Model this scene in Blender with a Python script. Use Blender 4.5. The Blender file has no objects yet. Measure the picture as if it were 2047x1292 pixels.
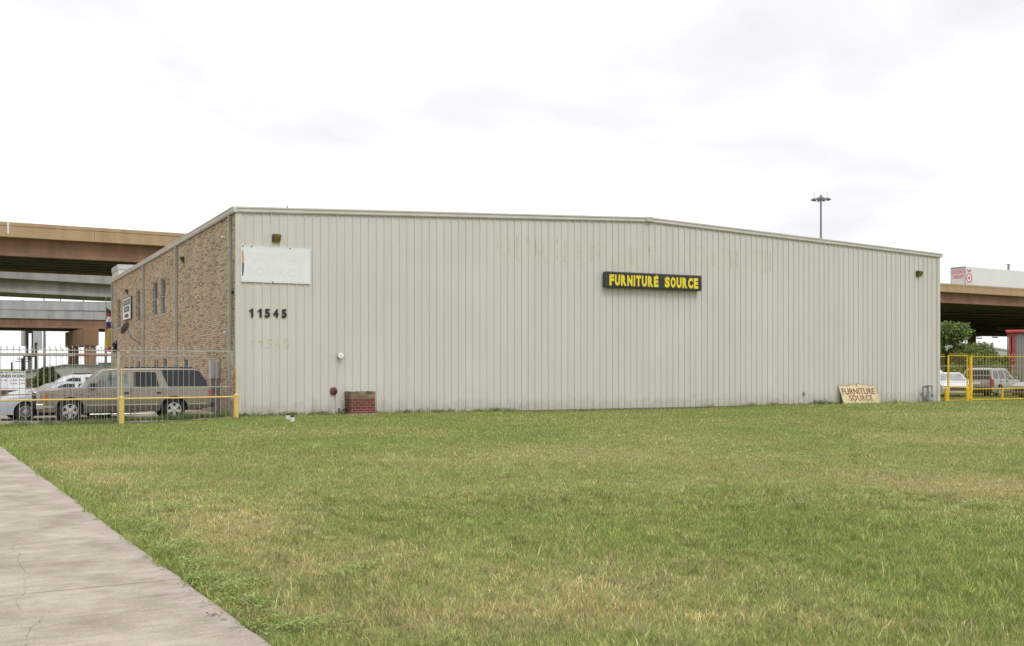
import bpy, bmesh, math, random
import numpy as np
from mathutils import Matrix, Vector
random.seed(7); RNG = np.random.default_rng(11)
R = math.radians
scene = bpy.context.scene
COL = scene.collection

# ------------------------------------------------------------------ camera
CAMH, F, CX, HY, IW = 1.74, 2154.0, 1023.5, 733.0, 2047.0
cam = bpy.data.cameras.new('camera'); camo = bpy.data.objects.new('camera', cam); COL.objects.link(camo)
camo.location = (0, 0, CAMH); camo.rotation_euler = (R(90), 0, 0)
cam.sensor_width = 36; cam.lens = F / IW * 36; cam.shift_y = (HY - 646) / IW
cam.clip_start = 0.1; cam.clip_end = 3000
scene.camera = camo

# ------------------------------------------------------------------ world, sun, exposure
SUN = Vector((0.36, -0.60, 0.86)).normalized()
w = bpy.data.worlds.new('World'); scene.world = w; w.use_nodes = True
nt = w.node_tree; nt.nodes.clear(); N = nt.nodes.new; L = nt.links.new
out = N('ShaderNodeOutputWorld')
sky = N('ShaderNodeTexSky'); sky.sky_type = 'NISHITA'; sky.sun_disc = False
sky.sun_elevation = math.asin(SUN.z); sky.sun_rotation = math.atan2(SUN.x, SUN.y)
bsky = N('ShaderNodeBackground'); bsky.inputs[1].default_value = 0.1; L(sky.outputs[0], bsky.inputs[0])
tc = N('ShaderNodeTexCoord')
sep = N('ShaderNodeSeparateXYZ'); L(tc.outputs['Generated'], sep.inputs[0])
zc = N('ShaderNodeMath'); zc.operation = 'ADD'; zc.inputs[1].default_value = 0.22; L(sep.outputs[2], zc.inputs[0])
zm = N('ShaderNodeMath'); zm.operation = 'MAXIMUM'; zm.inputs[1].default_value = 0.05; L(zc.outputs[0], zm.inputs[0])
dx = N('ShaderNodeMath'); dx.operation = 'DIVIDE'; L(sep.outputs[0], dx.inputs[0]); L(zm.outputs[0], dx.inputs[1])
dy = N('ShaderNodeMath'); dy.operation = 'DIVIDE'; L(sep.outputs[1], dy.inputs[0]); L(zm.outputs[0], dy.inputs[1])
cmb = N('ShaderNodeCombineXYZ'); L(dx.outputs[0], cmb.inputs[0]); L(dy.outputs[0], cmb.inputs[1]); cmb.inputs[2].default_value = 0.0
n1 = N('ShaderNodeTexNoise'); n1.inputs['Scale'].default_value = 1.05; n1.inputs['Detail'].default_value = 7
n1.inputs['Roughness'].default_value = 0.52; n1.inputs['Distortion'].default_value = 0.25; L(cmb.outputs[0], n1.inputs['Vector'])
cr = N('ShaderNodeValToRGB'); L(n1.outputs[0], cr.inputs[0])
cr.color_ramp.elements[0].position = 0.33; cr.color_ramp.elements[0].color = (0.80, 0.815, 0.845, 1)
e = cr.color_ramp.elements.new(0.44); e.color = (0.93, 0.94, 0.955, 1)
cr.color_ramp.elements[-1].position = 0.56; cr.color_ramp.elements[-1].color = (1.12, 1.12, 1.12, 1)
bcl = N('ShaderNodeBackground'); bcl.inputs[1].default_value = 1.0; L(cr.outputs[0], bcl.inputs[0])
mx = N('ShaderNodeMixShader'); mx.inputs[0].default_value = 0.95
L(bsky.outputs[0], mx.inputs[1]); L(bcl.outputs[0], mx.inputs[2]); L(mx.outputs[0], out.inputs[0])
sl = bpy.data.lights.new('sun', 'SUN'); sl.energy = 1.15; sl.angle = R(20); sl.color = (1.0, 0.965, 0.91)
so = bpy.data.objects.new('sun', sl); COL.objects.link(so); so.location = (20, -20, 40)
so.rotation_euler = SUN.to_track_quat('Z', 'Y').to_euler()
scene.view_settings.view_transform = 'Standard'; scene.view_settings.look = 'None'
scene.view_settings.gamma = 1; scene.view_settings.exposure = 0.10

# ------------------------------------------------------------------ frames of the place
C0 = Vector((-9.69, 37.86, 0.0))                 # near corner of the warehouse
ANG = math.atan2(0.4522, 0.892)
BM = Matrix.Translation(C0) @ Matrix.Rotation(ANG, 4, 'Z')       # x along the metal wall, y into the building
SIDE_ROT = ANG - R(90)                            # frame whose x runs towards the camera along the brick wall
BMI = BM.inverted()
def ray(px, py): return Vector(((px - CX) / F, 1.0, (HY - py) / F))
def on_wall(px, py, toff=0.0):
    o = BMI @ Vector((0, 0, CAMH)); d = BMI.to_3x3() @ ray(px, py); k = (toff - o.y) / d.y; p = o + d * k
    return p.x, p.z
def on_side(px, py, soff=0.0):
    o = BMI @ Vector((0, 0, CAMH)); d = BMI.to_3x3() @ ray(px, py); k = (soff - o.x) / d.x; p = o + d * k
    return p.y, p.z
def at(px, py, Z): d = ray(px, py); return Vector((d.x * Z, Z, CAMH + d.z * Z))
def on_ground(px, py, z=0.0):
    d = ray(px, py); k = (z - CAMH) / d.z; return Vector((d.x * k, k, z))
def sstep(x): x = np.clip(x, 0, 1); return x * x * (3 - 2 * x)
def ground_z(X, Y):
    X = np.asarray(X, float); Y = np.asarray(Y, float)
    s = (X - C0.x) * 0.892 + (Y - C0.y) * 0.4522
    a = -0.13 * sstep((0.6 - s) / 4.0) * sstep((Y - 22) / 9.0)
    t = -(X - C0.x) * 0.4522 + (Y - C0.y) * 0.892
    a = a - 0.075 * sstep((s - 8.5) / 4) * sstep((24 - s) / 5) * sstep((t + 7) / 6) * (t < 4)
    return a - 4.2 * sstep((Y - 62) / 80.0)
def gz(X, Y): return float(ground_z(X, Y))

# ------------------------------------------------------------------ materials
def newmat(name):
    m = bpy.data.materials.new(name); m.use_nodes = True; t = m.node_tree
    return m, t, t.nodes['Principled BSDF']
def mat(name, col, rough=0.6, metal=0.0, var=0.12, scale=3.0, bump=0.0, bscale=40.0, col2=None, stretch=(1, 1, 1), spec=0.5, fac=None, detail=6, coat=0.0):
    m, t, b = newmat(name)
    N = t.nodes.new; L = t.links.new
    tc = N('ShaderNodeTexCoord'); mp = N('ShaderNodeMapping'); mp.inputs['Scale'].default_value = stretch
    L(tc.outputs['Object'], mp.inputs[0])
    no = N('ShaderNodeTexNoise'); no.inputs['Scale'].default_value = scale; no.inputs['Detail'].default_value = detail
    no.inputs['Roughness'].default_value = 0.6; L(mp.outputs[0], no.inputs['Vector'])
    r = N('ShaderNodeValToRGB'); L(no.outputs[0], r.inputs[0])
    c2 = col2 if col2 else tuple(c * (1 - var * 2) for c in col)
    c1 = tuple(min(1, c * (1 + (var if not col2 else 0))) for c in col)
    lo, hi = fac if fac else (0.33, 0.67)
    r.color_ramp.elements[0].position = lo; r.color_ramp.elements[0].color = (*c2, 1)
    r.color_ramp.elements[1].position = hi; r.color_ramp.elements[1].color = (*c1, 1)
    L(r.outputs[0], b.inputs['Base Color'])
    b.inputs['Roughness'].default_value = rough; b.inputs['Metallic'].default_value = metal
    b.inputs['Specular IOR Level'].default_value = spec
    b.inputs['Coat Weight'].default_value = coat; b.inputs['Coat Roughness'].default_value = 0.08
    if bump:
        n2 = N('ShaderNodeTexNoise'); n2.inputs['Scale'].default_value = bscale; n2.inputs['Detail'].default_value = 4
        L(mp.outputs[0], n2.inputs['Vector'])
        bp = N('ShaderNodeBump'); bp.inputs['Strength'].default_value = bump; bp.inputs['Distance'].default_value = 0.02
        L(n2.outputs[0], bp.inputs['Height']); L(bp.outputs[0], b.inputs['Normal'])
    return m
def panel_mat():
    """painted ribbed steel: each sheet a slightly different tone, faint run-off streaks, dirt splash at the foot"""
    m, t, b = newmat('painted_steel_panel'); N = t.nodes.new; L = t.links.new
    tc = N('ShaderNodeTexCoord'); sx = N('ShaderNodeSeparateXYZ'); L(tc.outputs['Object'], sx.inputs[0])
    dv = N('ShaderNodeMath'); dv.operation = 'DIVIDE'; dv.inputs[1].default_value = PITCH; L(sx.outputs[0], dv.inputs[0])
    fl = N('ShaderNodeMath'); fl.operation = 'FLOOR'; L(dv.outputs[0], fl.inputs[0])
    wn = N('ShaderNodeTexWhiteNoise'); wn.noise_dimensions = '1D'; L(fl.outputs[0], wn.inputs['W'])
    r1 = N('ShaderNodeValToRGB'); L(wn.outputs['Value'], r1.inputs[0])
    r1.color_ramp.elements[0].color = (0.632, 0.606, 0.570, 1); r1.color_ramp.elements[1].color = (0.648, 0.626, 0.598, 1)
    mp = N('ShaderNodeMapping'); mp.inputs['Scale'].default_value = (14, 1, 0.35); L(tc.outputs['Object'], mp.inputs[0])
    no = N('ShaderNodeTexNoise'); no.inputs['Scale'].default_value = 1.0; no.inputs['Detail'].default_value = 5; L(mp.outputs[0], no.inputs['Vector'])
    r2 = N('ShaderNodeValToRGB'); L(no.outputs[0], r2.inputs[0])
    r2.color_ramp.elements[0].position = 0.3; r2.color_ramp.elements[0].color = (0.955, 0.95, 0.93, 1)
    r2.color_ramp.elements[1].position = 0.62; r2.color_ramp.elements[1].color = (1, 1, 1, 1)
    mu = N('ShaderNodeMix'); mu.data_type = 'RGBA'; mu.blend_type = 'MULTIPLY'; mu.inputs[0].default_value = 1
    L(r1.outputs[0], mu.inputs[6]); L(r2.outputs[0], mu.inputs[7])
    n3 = N('ShaderNodeTexNoise'); n3.inputs['Scale'].default_value = 0.35; n3.inputs['Detail'].default_value = 6; L(tc.outputs['Object'], n3.inputs['Vector'])
    r3 = N('ShaderNodeValToRGB'); L(n3.outputs[0], r3.inputs[0])
    r3.color_ramp.elements[0].position = 0.35; r3.color_ramp.elements[0].color = (0.955, 0.955, 0.955, 1)
    r3.color_ramp.elements[1].position = 0.65; r3.color_ramp.elements[1].color = (1.0, 1.0, 1.0, 1)
    mu2 = N('ShaderNodeMix'); mu2.data_type = 'RGBA'; mu2.blend_type = 'MULTIPLY'; mu2.inputs[0].default_value = 1
    L(mu.outputs[2], mu2.inputs[6]); L(r3.outputs[0], mu2.inputs[7])
    # splash dirt on the lowest 40 cm with a ragged edge
    n4 = N('ShaderNodeTexNoise'); n4.inputs['Scale'].default_value = 3.0; n4.inputs['Detail'].default_value = 8; L(tc.outputs['Object'], n4.inputs['Vector'])
    ad = N('ShaderNodeMath'); ad.operation = 'MULTIPLY_ADD'; ad.inputs[1].default_value = -1.1; L(n4.outputs[0], ad.inputs[0]); L(sx.outputs[2], ad.inputs[2])
    mr = N('ShaderNodeMapRange'); mr.inputs[1].default_value = -0.45; mr.inputs[2].default_value = 0.0; mr.inputs[3].default_value = 0.42; mr.inputs[4].default_value = 0; L(ad.outputs[0], mr.inputs[0])
    mu3 = N('ShaderNodeMix'); mu3.data_type = 'RGBA'; L(mr.outputs[0], mu3.inputs[0]); L(mu2.outputs[2], mu3.inputs[6]); mu3.inputs[7].default_value = (0.36, 0.33, 0.25, 1)
    L(mu3.outputs[2], b.inputs['Base Color']); b.inputs['Roughness'].default_value = 0.5; b.inputs['Specular IOR Level'].default_value = 0.35
    return m
def brick_mat(name, axis, ramp, mortar, bw=0.205, bh=0.0675, msize=0.009, ox=0.0):
    m, t, b = newmat(name); N = t.nodes.new; L = t.links.new
    tc = N('ShaderNodeTexCoord'); sx = N('ShaderNodeSeparateXYZ'); L(tc.outputs['Object'], sx.inputs[0])
    cb = N('ShaderNodeCombineXYZ')
    if axis == 'xy':   # both faces of a corner: x+y
        ad = N('ShaderNodeMath'); ad.operation = 'ADD'; L(sx.outputs[0], ad.inputs[0]); L(sx.outputs[1], ad.inputs[1]); L(ad.outputs[0], cb.inputs[0])
    else: L(sx.outputs[{'x': 0, 'y': 1}[axis]], cb.inputs[0])
    L(sx.outputs[2], cb.inputs[1])
    br = N('ShaderNodeTexBrick'); L(cb.outputs[0], br.inputs['Vector'])
    br.inputs['Color1'].default_value = (0, 0, 0, 1); br.inputs['Color2'].default_value = (1, 1, 1, 1); br.inputs['Mortar'].default_value = (0.5, 0.5, 0.5, 1)
    br.inputs['Scale'].default_value = 1; br.inputs['Mortar Size'].default_value = msize; br.inputs['Mortar Smooth'].default_value = 0.1
    br.inputs['Brick Width'].default_value = bw; br.inputs['Row Height'].default_value = bh; br.inputs['Bias'].default_value = 0
    r = N('ShaderNodeValToRGB'); r.color_ramp.interpolation = 'CONSTANT'; L(br.outputs['Color'], r.inputs[0])
    r.color_ramp.elements[0].position = ramp[0][0]; r.color_ramp.elements[0].color = (*ramp[0][1], 1)
    r.color_ramp.elements[1].position = ramp[1][0]; r.color_ramp.elements[1].color = (*ramp[1][1], 1)
    for p, c in ramp[2:]:
        e = r.color_ramp.elements.new(p); e.color = (*c, 1)
    no = N('ShaderNodeTexNoise'); no.inputs['Scale'].default_value = 22; no.inputs['Detail'].default_value = 5; L(tc.outputs['Object'], no.inputs['Vector'])
    n2 = N('ShaderNodeTexNoise'); n2.inputs['Scale'].default_value = 0.6; n2.inputs['Detail'].default_value = 5; L(tc.outputs['Object'], n2.inputs['Vector'])
    md = N('ShaderNodeMath'); md.operation = 'MULTIPLY'; L(no.outputs[0], md.inputs[0]); L(n2.outputs[0], md.inputs[1])
    rr = N('ShaderNodeMapRange'); rr.inputs[1].default_value = 0.12; rr.inputs[2].default_value = 0.4; rr.inputs[3].default_value = 0.78; rr.inputs[4].default_value = 1.15; L(md.outputs[0], rr.inputs[0])
    vm = N('ShaderNodeVectorMath'); vm.operation = 'SCALE'; L(r.outputs[0], vm.inputs[0]); L(rr.outputs[0], vm.inputs['Scale'])
    mi = N('ShaderNodeMix'); mi.data_type = 'RGBA'; L(br.outputs['Fac'], mi.inputs[0]); L(vm.outputs[0], mi.inputs[6]); mi.inputs[7].default_value = (*mortar, 1)
    L(mi.outputs[2], b.inputs['Base Color']); b.inputs['Roughness'].default_value = 0.9; b.inputs['Specular IOR Level'].default_value = 0.2
    inv = N('ShaderNodeMath'); inv.operation = 'SUBTRACT'; inv.inputs[0].default_value = 1; L(br.outputs['Fac'], inv.inputs[1])
    bp = N('ShaderNodeBump'); bp.inputs['Strength'].default_value = 0.7; bp.inputs['Distance'].default_value = 0.01; L(inv.outputs[0], bp.inputs['Height']); L(bp.outputs[0], b.inputs['Normal'])
    return m
def attr_mat(name, attr='tint', rough=0.75, translucent=0.0, spec=0.2, fine=0.0):
    m, t, b = newmat(name); N = t.nodes.new; L = t.links.new
    a = N('ShaderNodeAttribute'); a.attribute_name = attr; c = a.outputs['Color']
    if fine:
        tc = N('ShaderNodeTexCoord'); no = N('ShaderNodeTexNoise'); no.inputs['Scale'].default_value = 35; no.inputs['Detail'].default_value = 8; no.inputs['Roughness'].default_value = 0.75
        L(tc.outputs['Object'], no.inputs['Vector'])
        mr = N('ShaderNodeMapRange'); mr.inputs[1].default_value = 0.3; mr.inputs[2].default_value = 0.7; mr.inputs[3].default_value = 1 - fine; mr.inputs[4].default_value = 1 + fine; L(no.outputs[0], mr.inputs[0])
        vm = N('ShaderNodeVectorMath'); vm.operation = 'SCALE'; L(c, vm.inputs[0]); L(mr.outputs[0], vm.inputs['Scale']); c = vm.outputs[0]
    L(c, b.inputs['Base Color']); b.inputs['Roughness'].default_value = rough; b.inputs['Specular IOR Level'].default_value = spec
    if translucent:
        tr = N('ShaderNodeBsdfTranslucent'); L(c, tr.inputs[0]); mxx = N('ShaderNodeMixShader'); mxx.inputs[0].default_value = translucent
        L(b.outputs[0], mxx.inputs[1]); L(tr.outputs[0], mxx.inputs[2]); L(mxx.outputs[0], t.nodes['Material Output'].inputs[0])
    return m
PITCH = 0.3048
M = {}
M['panel'] = panel_mat()
M['trim'] = mat('painted_steel_trim', (0.60, 0.578, 0.54), 0.5, var=0.05, scale=1.2)
M['trim2'] = mat('downspout_paint', (0.42, 0.405, 0.355), 0.5, var=0.08, scale=1.5)
M['roof'] = mat('roof_sheet', (0.45, 0.45, 0.43), 0.45, var=0.08)
M['brick'] = brick_mat('tan_brick', 'y', [(0, (0.31, 0.225, 0.175)), (0.09, (0.49, 0.365, 0.24)), (0.30, (0.59, 0.455, 0.30)), (0.62, (0.66, 0.52, 0.35)), (0.89, (0.50, 0.36, 0.25)), (0.965, (0.28, 0.19, 0.15))], (0.27, 0.215, 0.16), 0.40, 0.072, 0.013)
M['conc'] = mat('concrete', (0.44, 0.40, 0.345), 0.9, var=0.10, scale=2.5, bump=0.3, bscale=60)
M['found'] = mat('foundation_concrete', (0.24, 0.21, 0.17), 0.9, var=0.2, scale=4, bump=0.3)
M['glass'] = mat('window_glass', (0.055, 0.06, 0.06), 0.06, var=0.1, spec=0.8)
M['glass_blind'] = mat('window_glass_pale', (0.42, 0.45, 0.46), 0.15, var=0.15, scale=1.2)
M['frame'] = mat('aluminium_frame', (0.46, 0.45, 0.42), 0.4, var=0.06)
M['white'] = mat('white_enamel', (0.82, 0.82, 0.83), 0.45, var=0.03, scale=1.5)
M['sign_white'] = mat('painted_over_board', (0.78, 0.79, 0.81), 0.5, var=0.02, scale=1.2)
M['sign_ghost'] = mat('painted_over_lettering', (0.745, 0.755, 0.775), 0.5, var=0.02)
M['black'] = mat('black_letter', (0.012, 0.012, 0.014), 0.45, var=0.1)
M['sign_black'] = mat('black_sign_cabinet', (0.022, 0.022, 0.022), 0.35, var=0.15)
M['sign_frame'] = mat('dark_sign_frame', (0.05, 0.05, 0.052), 0.4, var=0.1)
M['yellow_letter'] = mat('yellow_letter', (0.80, 0.64, 0.035), 0.4, var=0.03)
M['bronze'] = mat('bronze_lamp', (0.085, 0.078, 0.065), 0.45, var=0.15, metal=0.3)
M['lens'] = mat('amber_lens', (0.26, 0.185, 0.05), 0.2, var=0.25, scale=14)
M['lens_clear'] = mat('grey_lens', (0.35, 0.34, 0.32), 0.2, var=0.2)
M['ghost'] = mat('faded_lettering', (0.55, 0.495, 0.39), 0.7, var=0.08, scale=7, col2=(0.61, 0.585, 0.52), fac=(0.42, 0.60))
M['ghost2'] = mat('faint_lettering', (0.58, 0.548, 0.48), 0.7, var=0.0, scale=1.5, col2=(0.62, 0.60, 0.55), fac=(0.42, 0.62))
M['ruststreak'] = mat('rust_stain', (0.36, 0.27, 0.19), 0.9, var=0.2, scale=9)
M['redbrick'] = brick_mat('red_brick', 'xy', [(0, (0.15, 0.036, 0.032)), (0.3, (0.18, 0.042, 0.038)), (0.7, (0.21, 0.05, 0.045)), (0.93, (0.10, 0.05, 0.045))], (0.27, 0.19, 0.17), 0.225, 0.095, 0.012)
M['oldbrick'] = brick_mat('weathered_brown_brick', 'xy', [(0, (0.12, 0.10, 0.085)), (0.3, (0.26, 0.16, 0.10)), (0.6, (0.33, 0.21, 0.12)), (0.85, (0.20, 0.15, 0.12))], (0.24, 0.20, 0.15), 0.25, 0.12, 0.010)
M['redpipe'] = mat('rusty_red_iron', (0.20, 0.06, 0.05), 0.6, var=0.3, scale=8)
M['dark'] = mat('dark_iron', (0.02, 0.02, 0.022), 0.6, var=0.2)
M['pvc'] = mat('white_pvc', (0.72, 0.72, 0.70), 0.4, var=0.08, scale=9)
M['cream'] = mat('faded_cream_plywood', (0.66, 0.56, 0.33), 0.75, var=0.12, scale=3.5)
M['maroon'] = mat('maroon_lettering', (0.21, 0.055, 0.05), 0.7, var=0.25, scale=10)
M['darkwood'] = mat('dark_plywood_edge', (0.06, 0.045, 0.04), 0.8)
M['gasgrey'] = mat('grey_meter_paint', (0.36, 0.38, 0.39), 0.5, var=0.1)
M['gasdark'] = mat('grey_pipe_paint', (0.17, 0.18, 0.18), 0.5, var=0.2)
M['boxgrey'] = mat('grey_electrical_box', (0.50, 0.50, 0.49), 0.45, var=0.06)
M['boxtan'] = mat('tan_electrical_box', (0.38, 0.35, 0.29), 0.5, var=0.08)
M['yel_pale'] = mat('sun_faded_yellow_paint', (0.74, 0.54, 0.16), 0.5, var=0.08, scale=4, col2=(0.66, 0.49, 0.17))
M['yel'] = mat('yellow_fence_paint', (0.78, 0.50, 0.018), 0.5, var=0.10, scale=5)
M['yel_thin'] = mat('weathered_yellow_picket', (0.66, 0.47, 0.13), 0.6, var=0.25, scale=6)
M['fgrey'] = mat('weathered_grey_steel', (0.44, 0.425, 0.395), 0.6, var=0.2, scale=4, col2=(0.36, 0.31, 0.26), fac=(0.36, 0.52))
M['frust'] = mat('rusty_steel', (0.33, 0.32, 0.29), 0.8, scale=1.1, col2=(0.24, 0.085, 0.035), fac=(0.46, 0.54), stretch=(1, 1, 1))
M['lot'] = mat('parking_lot_concrete', (0.42, 0.35, 0.29), 0.95, var=0.14, scale=0.8, bump=0.2)
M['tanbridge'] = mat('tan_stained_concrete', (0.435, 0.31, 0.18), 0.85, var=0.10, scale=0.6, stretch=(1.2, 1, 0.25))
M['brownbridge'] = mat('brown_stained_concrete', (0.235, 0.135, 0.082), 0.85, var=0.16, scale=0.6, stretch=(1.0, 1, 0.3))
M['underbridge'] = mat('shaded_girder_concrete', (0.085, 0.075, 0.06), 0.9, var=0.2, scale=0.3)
M['greybridge'] = mat('weathered_grey_concrete', (0.43, 0.43, 0.42), 0.9, scale=0.8, col2=(0.30, 0.30, 0.29), stretch=(1, 1, 0.15))
M['pier'] = mat('brown_pier_concrete', (0.26, 0.15, 0.085), 0.85, var=0.1, scale=0.3)
M['pier2'] = mat('ochre_pier_base', (0.36, 0.23, 0.10), 0.85, var=0.08, scale=0.4)
M['metal_bld'] = mat('grey_corrugated_building', (0.35, 0.34, 0.33), 0.6, scale=6, col2=(0.27, 0.26, 0.25), stretch=(1, 1, 0.08))
M['redtrim'] = mat('red_steel_trim', (0.46, 0.06, 0.07), 0.5, var=0.12)
M['farwall'] = mat('pale_far_wall', (0.47, 0.47, 0.465), 0.8, var=0.06, scale=0.2)
M['farroof'] = mat('pale_far_roof', (0.52, 0.53, 0.54), 0.6, var=0.04, scale=0.2)
M['trunk'] = mat('bark', (0.10, 0.075, 0.055), 0.95, var=0.3, scale=8)
M['leaf'] = attr_mat('leaves', translucent=0.3, rough=0.6)
M['grass'] = attr_mat('grass_blades', translucent=0.35, rough=0.65, spec=0.25)
M['turf'] = attr_mat('turf_soil', rough=0.95, spec=0.05, fine=0.35)
M['champagne'] = mat('champagne_paint', (0.29, 0.245, 0.20), 0.28, var=0.04, scale=1.0, coat=0.6, metal=0.45)
M['champ_low'] = mat('brown_lower_paint', (0.10, 0.075, 0.057), 0.45, var=0.08)
M['silverblue'] = mat('silver_blue_paint', (0.50, 0.54, 0.62), 0.28, var=0.03, coat=0.5, metal=0.2)
M['silver'] = mat('silver_paint', (0.34, 0.335, 0.32), 0.3, var=0.04, coat=0.5, metal=0.25)
M['whitecar'] = mat('white_car_paint', (0.80, 0.80, 0.81), 0.28, var=0.02, coat=0.5)
M['carglass'] = mat('tinted_car_glass', (0.018, 0.02, 0.022), 0.05, var=0.1, spec=0.5)
M['carglass_l'] = mat('clear_car_glass', (0.20, 0.235, 0.23), 0.06, var=0.35, scale=3, spec=0.9)
M['windshield'] = mat('windshield_glass', (0.40, 0.44, 0.45), 0.08, var=0.2, scale=1.5, spec=0.9)
M['tyre'] = mat('tyre_rubber', (0.022, 0.022, 0.023), 0.8, var=0.2)
M['rim'] = mat('alloy_rim', (0.58, 0.57, 0.56), 0.3, var=0.06, metal=0.4)
M['chrome'] = mat('chrome_trim', (0.72, 0.72, 0.72), 0.15, var=0.03, metal=0.9)
M['plastic'] = mat('black_plastic', (0.025, 0.025, 0.027), 0.55, var=0.1)
M['redlamp'] = mat('red_lamp', (0.42, 0.02, 0.03), 0.15, var=0.15)
M['orangelamp'] = mat('amber_lamp', (0.66, 0.14, 0.02), 0.2, var=0.1)
M['headlamp'] = mat('headlamp_glass', (0.45, 0.47, 0.48), 0.1, var=0.2, scale=10)
M['polegrey'] = mat('galvanised_pole', (0.26, 0.265, 0.27), 0.5, var=0.08)
M['poledark'] = mat('dark_timber_pole', (0.055, 0.05, 0.047), 0.8, var=0.15)
M['bb_white'] = mat('billboard_face', (0.66, 0.67, 0.69), 0.6, var=0.04)
M['board'] = mat('hours_board', (0.78, 0.79, 0.80), 0.5, var=0.02)
M['trailer'] = mat('trailer_side', (0.74, 0.745, 0.76), 0.45, var=0.02, scale=0.4)
M['tred'] = mat('red_emblem', (0.60, 0.03, 0.06), 0.5, var=0.04)
M['flagred'] = mat('flag_red', (0.52, 0.04, 0.06), 0.8, var=0.1)
M['flagblue'] = mat('flag_blue', (0.035, 0.035, 0.22), 0.8, var=0.1)
M['flagwhite'] = mat('flag_white', (0.80, 0.80, 0.82), 0.8, var=0.04)
M['flagyellow'] = mat('flag_yellow', (0.60, 0.43, 0.08), 0.8, scale=5, col2=(0.40, 0.31, 0.08), stretch=(3, 3, 0.4))
M['fencewood'] = mat('brown_timber_fence', (0.14, 0.10, 0.065), 0.9, var=0.25, scale=3)

# ------------------------------------------------------------------ mesh builder
class MB:
    def __init__(s): s.v = []; s.f = []
    def add(s, vs, fs):
        o = len(s.v); s.v += [tuple(v) for v in vs]; s.f += [tuple(i + o for i in f) for f in fs]; return s
    def box(s, x0, x1, y0, y1, z0, z1, m=None):
        vs = [Vector((x, y, z)) for z in (z0, z1) for y in (y0, y1) for x in (x0, x1)]
        if m is not None: vs = [m @ v for v in vs]
        return s.add(vs, [(0, 2, 3, 1), (4, 5, 7, 6), (0, 1, 5, 4), (2, 6, 7, 3), (0, 4, 6, 2), (1, 3, 7, 5)])
    def rod(s, p0, p1, r, n=8, r2=None, cap=True):
        p0 = Vector(p0); p1 = Vector(p1); r2 = r if r2 is None else r2
        q = (p1 - p0).to_track_quat('Z', 'Y').to_matrix()
        vs = []
        for p, rr in ((p0, r), (p1, r2)):
            for i in range(n):
                a = 2 * math.pi * (i + 0.5) / n; vs.append(p + q @ Vector((rr * math.cos(a), rr * math.sin(a), 0)))
        fs = [(i, (i + 1) % n, n + (i + 1) % n, n + i) for i in range(n)]
        if cap: fs += [tuple(reversed(range(n))), tuple(range(n, 2 * n))]
        return s.add(vs, fs)
    def bar(s, p0, p1, r): return s.rod(p0, p1, r * 1.2, 4)
    def lathe(s, prof, n=20, m=None):     # prof [(r, z)], axis z
        vs = []
        for r, z in prof:
            for i in range(n):
                a = 2 * math.pi * i / n; vs.append(Vector((r * math.cos(a), r * math.sin(a), z)))
        if m is not None: vs = [m @ v for v in vs]
        fs = []
        for k in range(len(prof) - 1):
            for i in range(n):
                j = (i + 1) % n; fs.append((k * n + i, k * n + j, (k + 1) * n + j, (k + 1) * n + i))
        fs += [tuple(reversed(range(n))), tuple(range((len(prof) - 1) * n, len(prof) * n))]
        return s.add(vs, fs)
    def prism(s, poly, y0, y1, m=None, f=None):    # poly [(x, z)] extruded in y; f(x,y,z) deforms
        n = len(poly); vs = [Vector((x, y, z)) for y in (y0, y1) for x, z in poly]
        if f: vs = [Vector(f(*v)) for v in vs]
        if m is not None: vs = [m @ v for v in vs]
        fs = [(i, (i + 1) % n, n + (i + 1) % n, n + i) for i in range(n)] + [tuple(range(n))[::-1], tuple(range(n, 2 * n))]
        return s.add(vs, fs)
    def text(s, string, w, h, y=0.0, depth=0.01, x0=0.0, z0=0.0, offset=0.0, spacing=1.0, keep=False):
        vs, fs = text_geo(string, offset, spacing)
        xs = [v[0] for v in vs]; zs = [v[1] for v in vs]
        ax = w / (max(xs) - min(xs)); az = h / (max(zs) - min(zs))
        zz = [v[2] for v in vs]; a, b = min(zz), max(zz)
        out = [((v[0] - min(xs)) * ax + x0, y - depth * (v[2] - a) / (b - a), (v[1] - min(zs)) * az + z0) for v in vs]
        return s.add(out, fs)
    def build(s, name, material, parent=None, smooth=False, bevel=0.0, seg=2):
        me = bpy.data.meshes.new(name); me.from_pydata(s.v, [], s.f)
        bm = bmesh.new(); bm.from_mesh(me); bmesh.ops.recalc_face_normals(bm, faces=bm.faces[:]); bm.to_mesh(me); bm.free()
        mats = material if isinstance(material, (list, tuple)) else [material]
        for mm in mats: me.materials.append(mm)
        if smooth:
            me.polygons.foreach_set('use_smooth', [True] * len(me.polygons)); me.set_sharp_from_angle(angle=R(35))
        o = bpy.data.objects.new(name, me); COL.objects.link(o)
        if parent: o.parent = parent
        if bevel:
            b = o.modifiers.new('bevel', 'BEVEL'); b.width = bevel; b.segments = seg; b.limit_method = 'ANGLE'; b.angle_limit = R(34); b.harden_normals = False
        return o
TCACHE = {}
def text_geo(string, offset, spacing=1.0):
    k = (string, offset, spacing)
    if k in TCACHE: return TCACHE[k]
    cu = bpy.data.curves.new('lettering', 'FONT'); cu.body = string; cu.extrude = 0.05; cu.offset = offset; cu.resolution_u = 3; cu.space_character = spacing
    o = bpy.data.objects.new('lettering', cu); COL.objects.link(o)
    bpy.context.view_layer.update()
    dg = bpy.context.evaluated_depsgraph_get(); me = o.evaluated_get(dg).to_mesh()
    vs = [tuple(v.co) for v in me.vertices]; fs = [tuple(p.vertices) for p in me.polygons]
    o.evaluated_get(dg).to_mesh_clear(); bpy.data.objects.remove(o); bpy.data.curves.remove(cu)
    TCACHE[k] = (vs, fs); return TCACHE[k]
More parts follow.
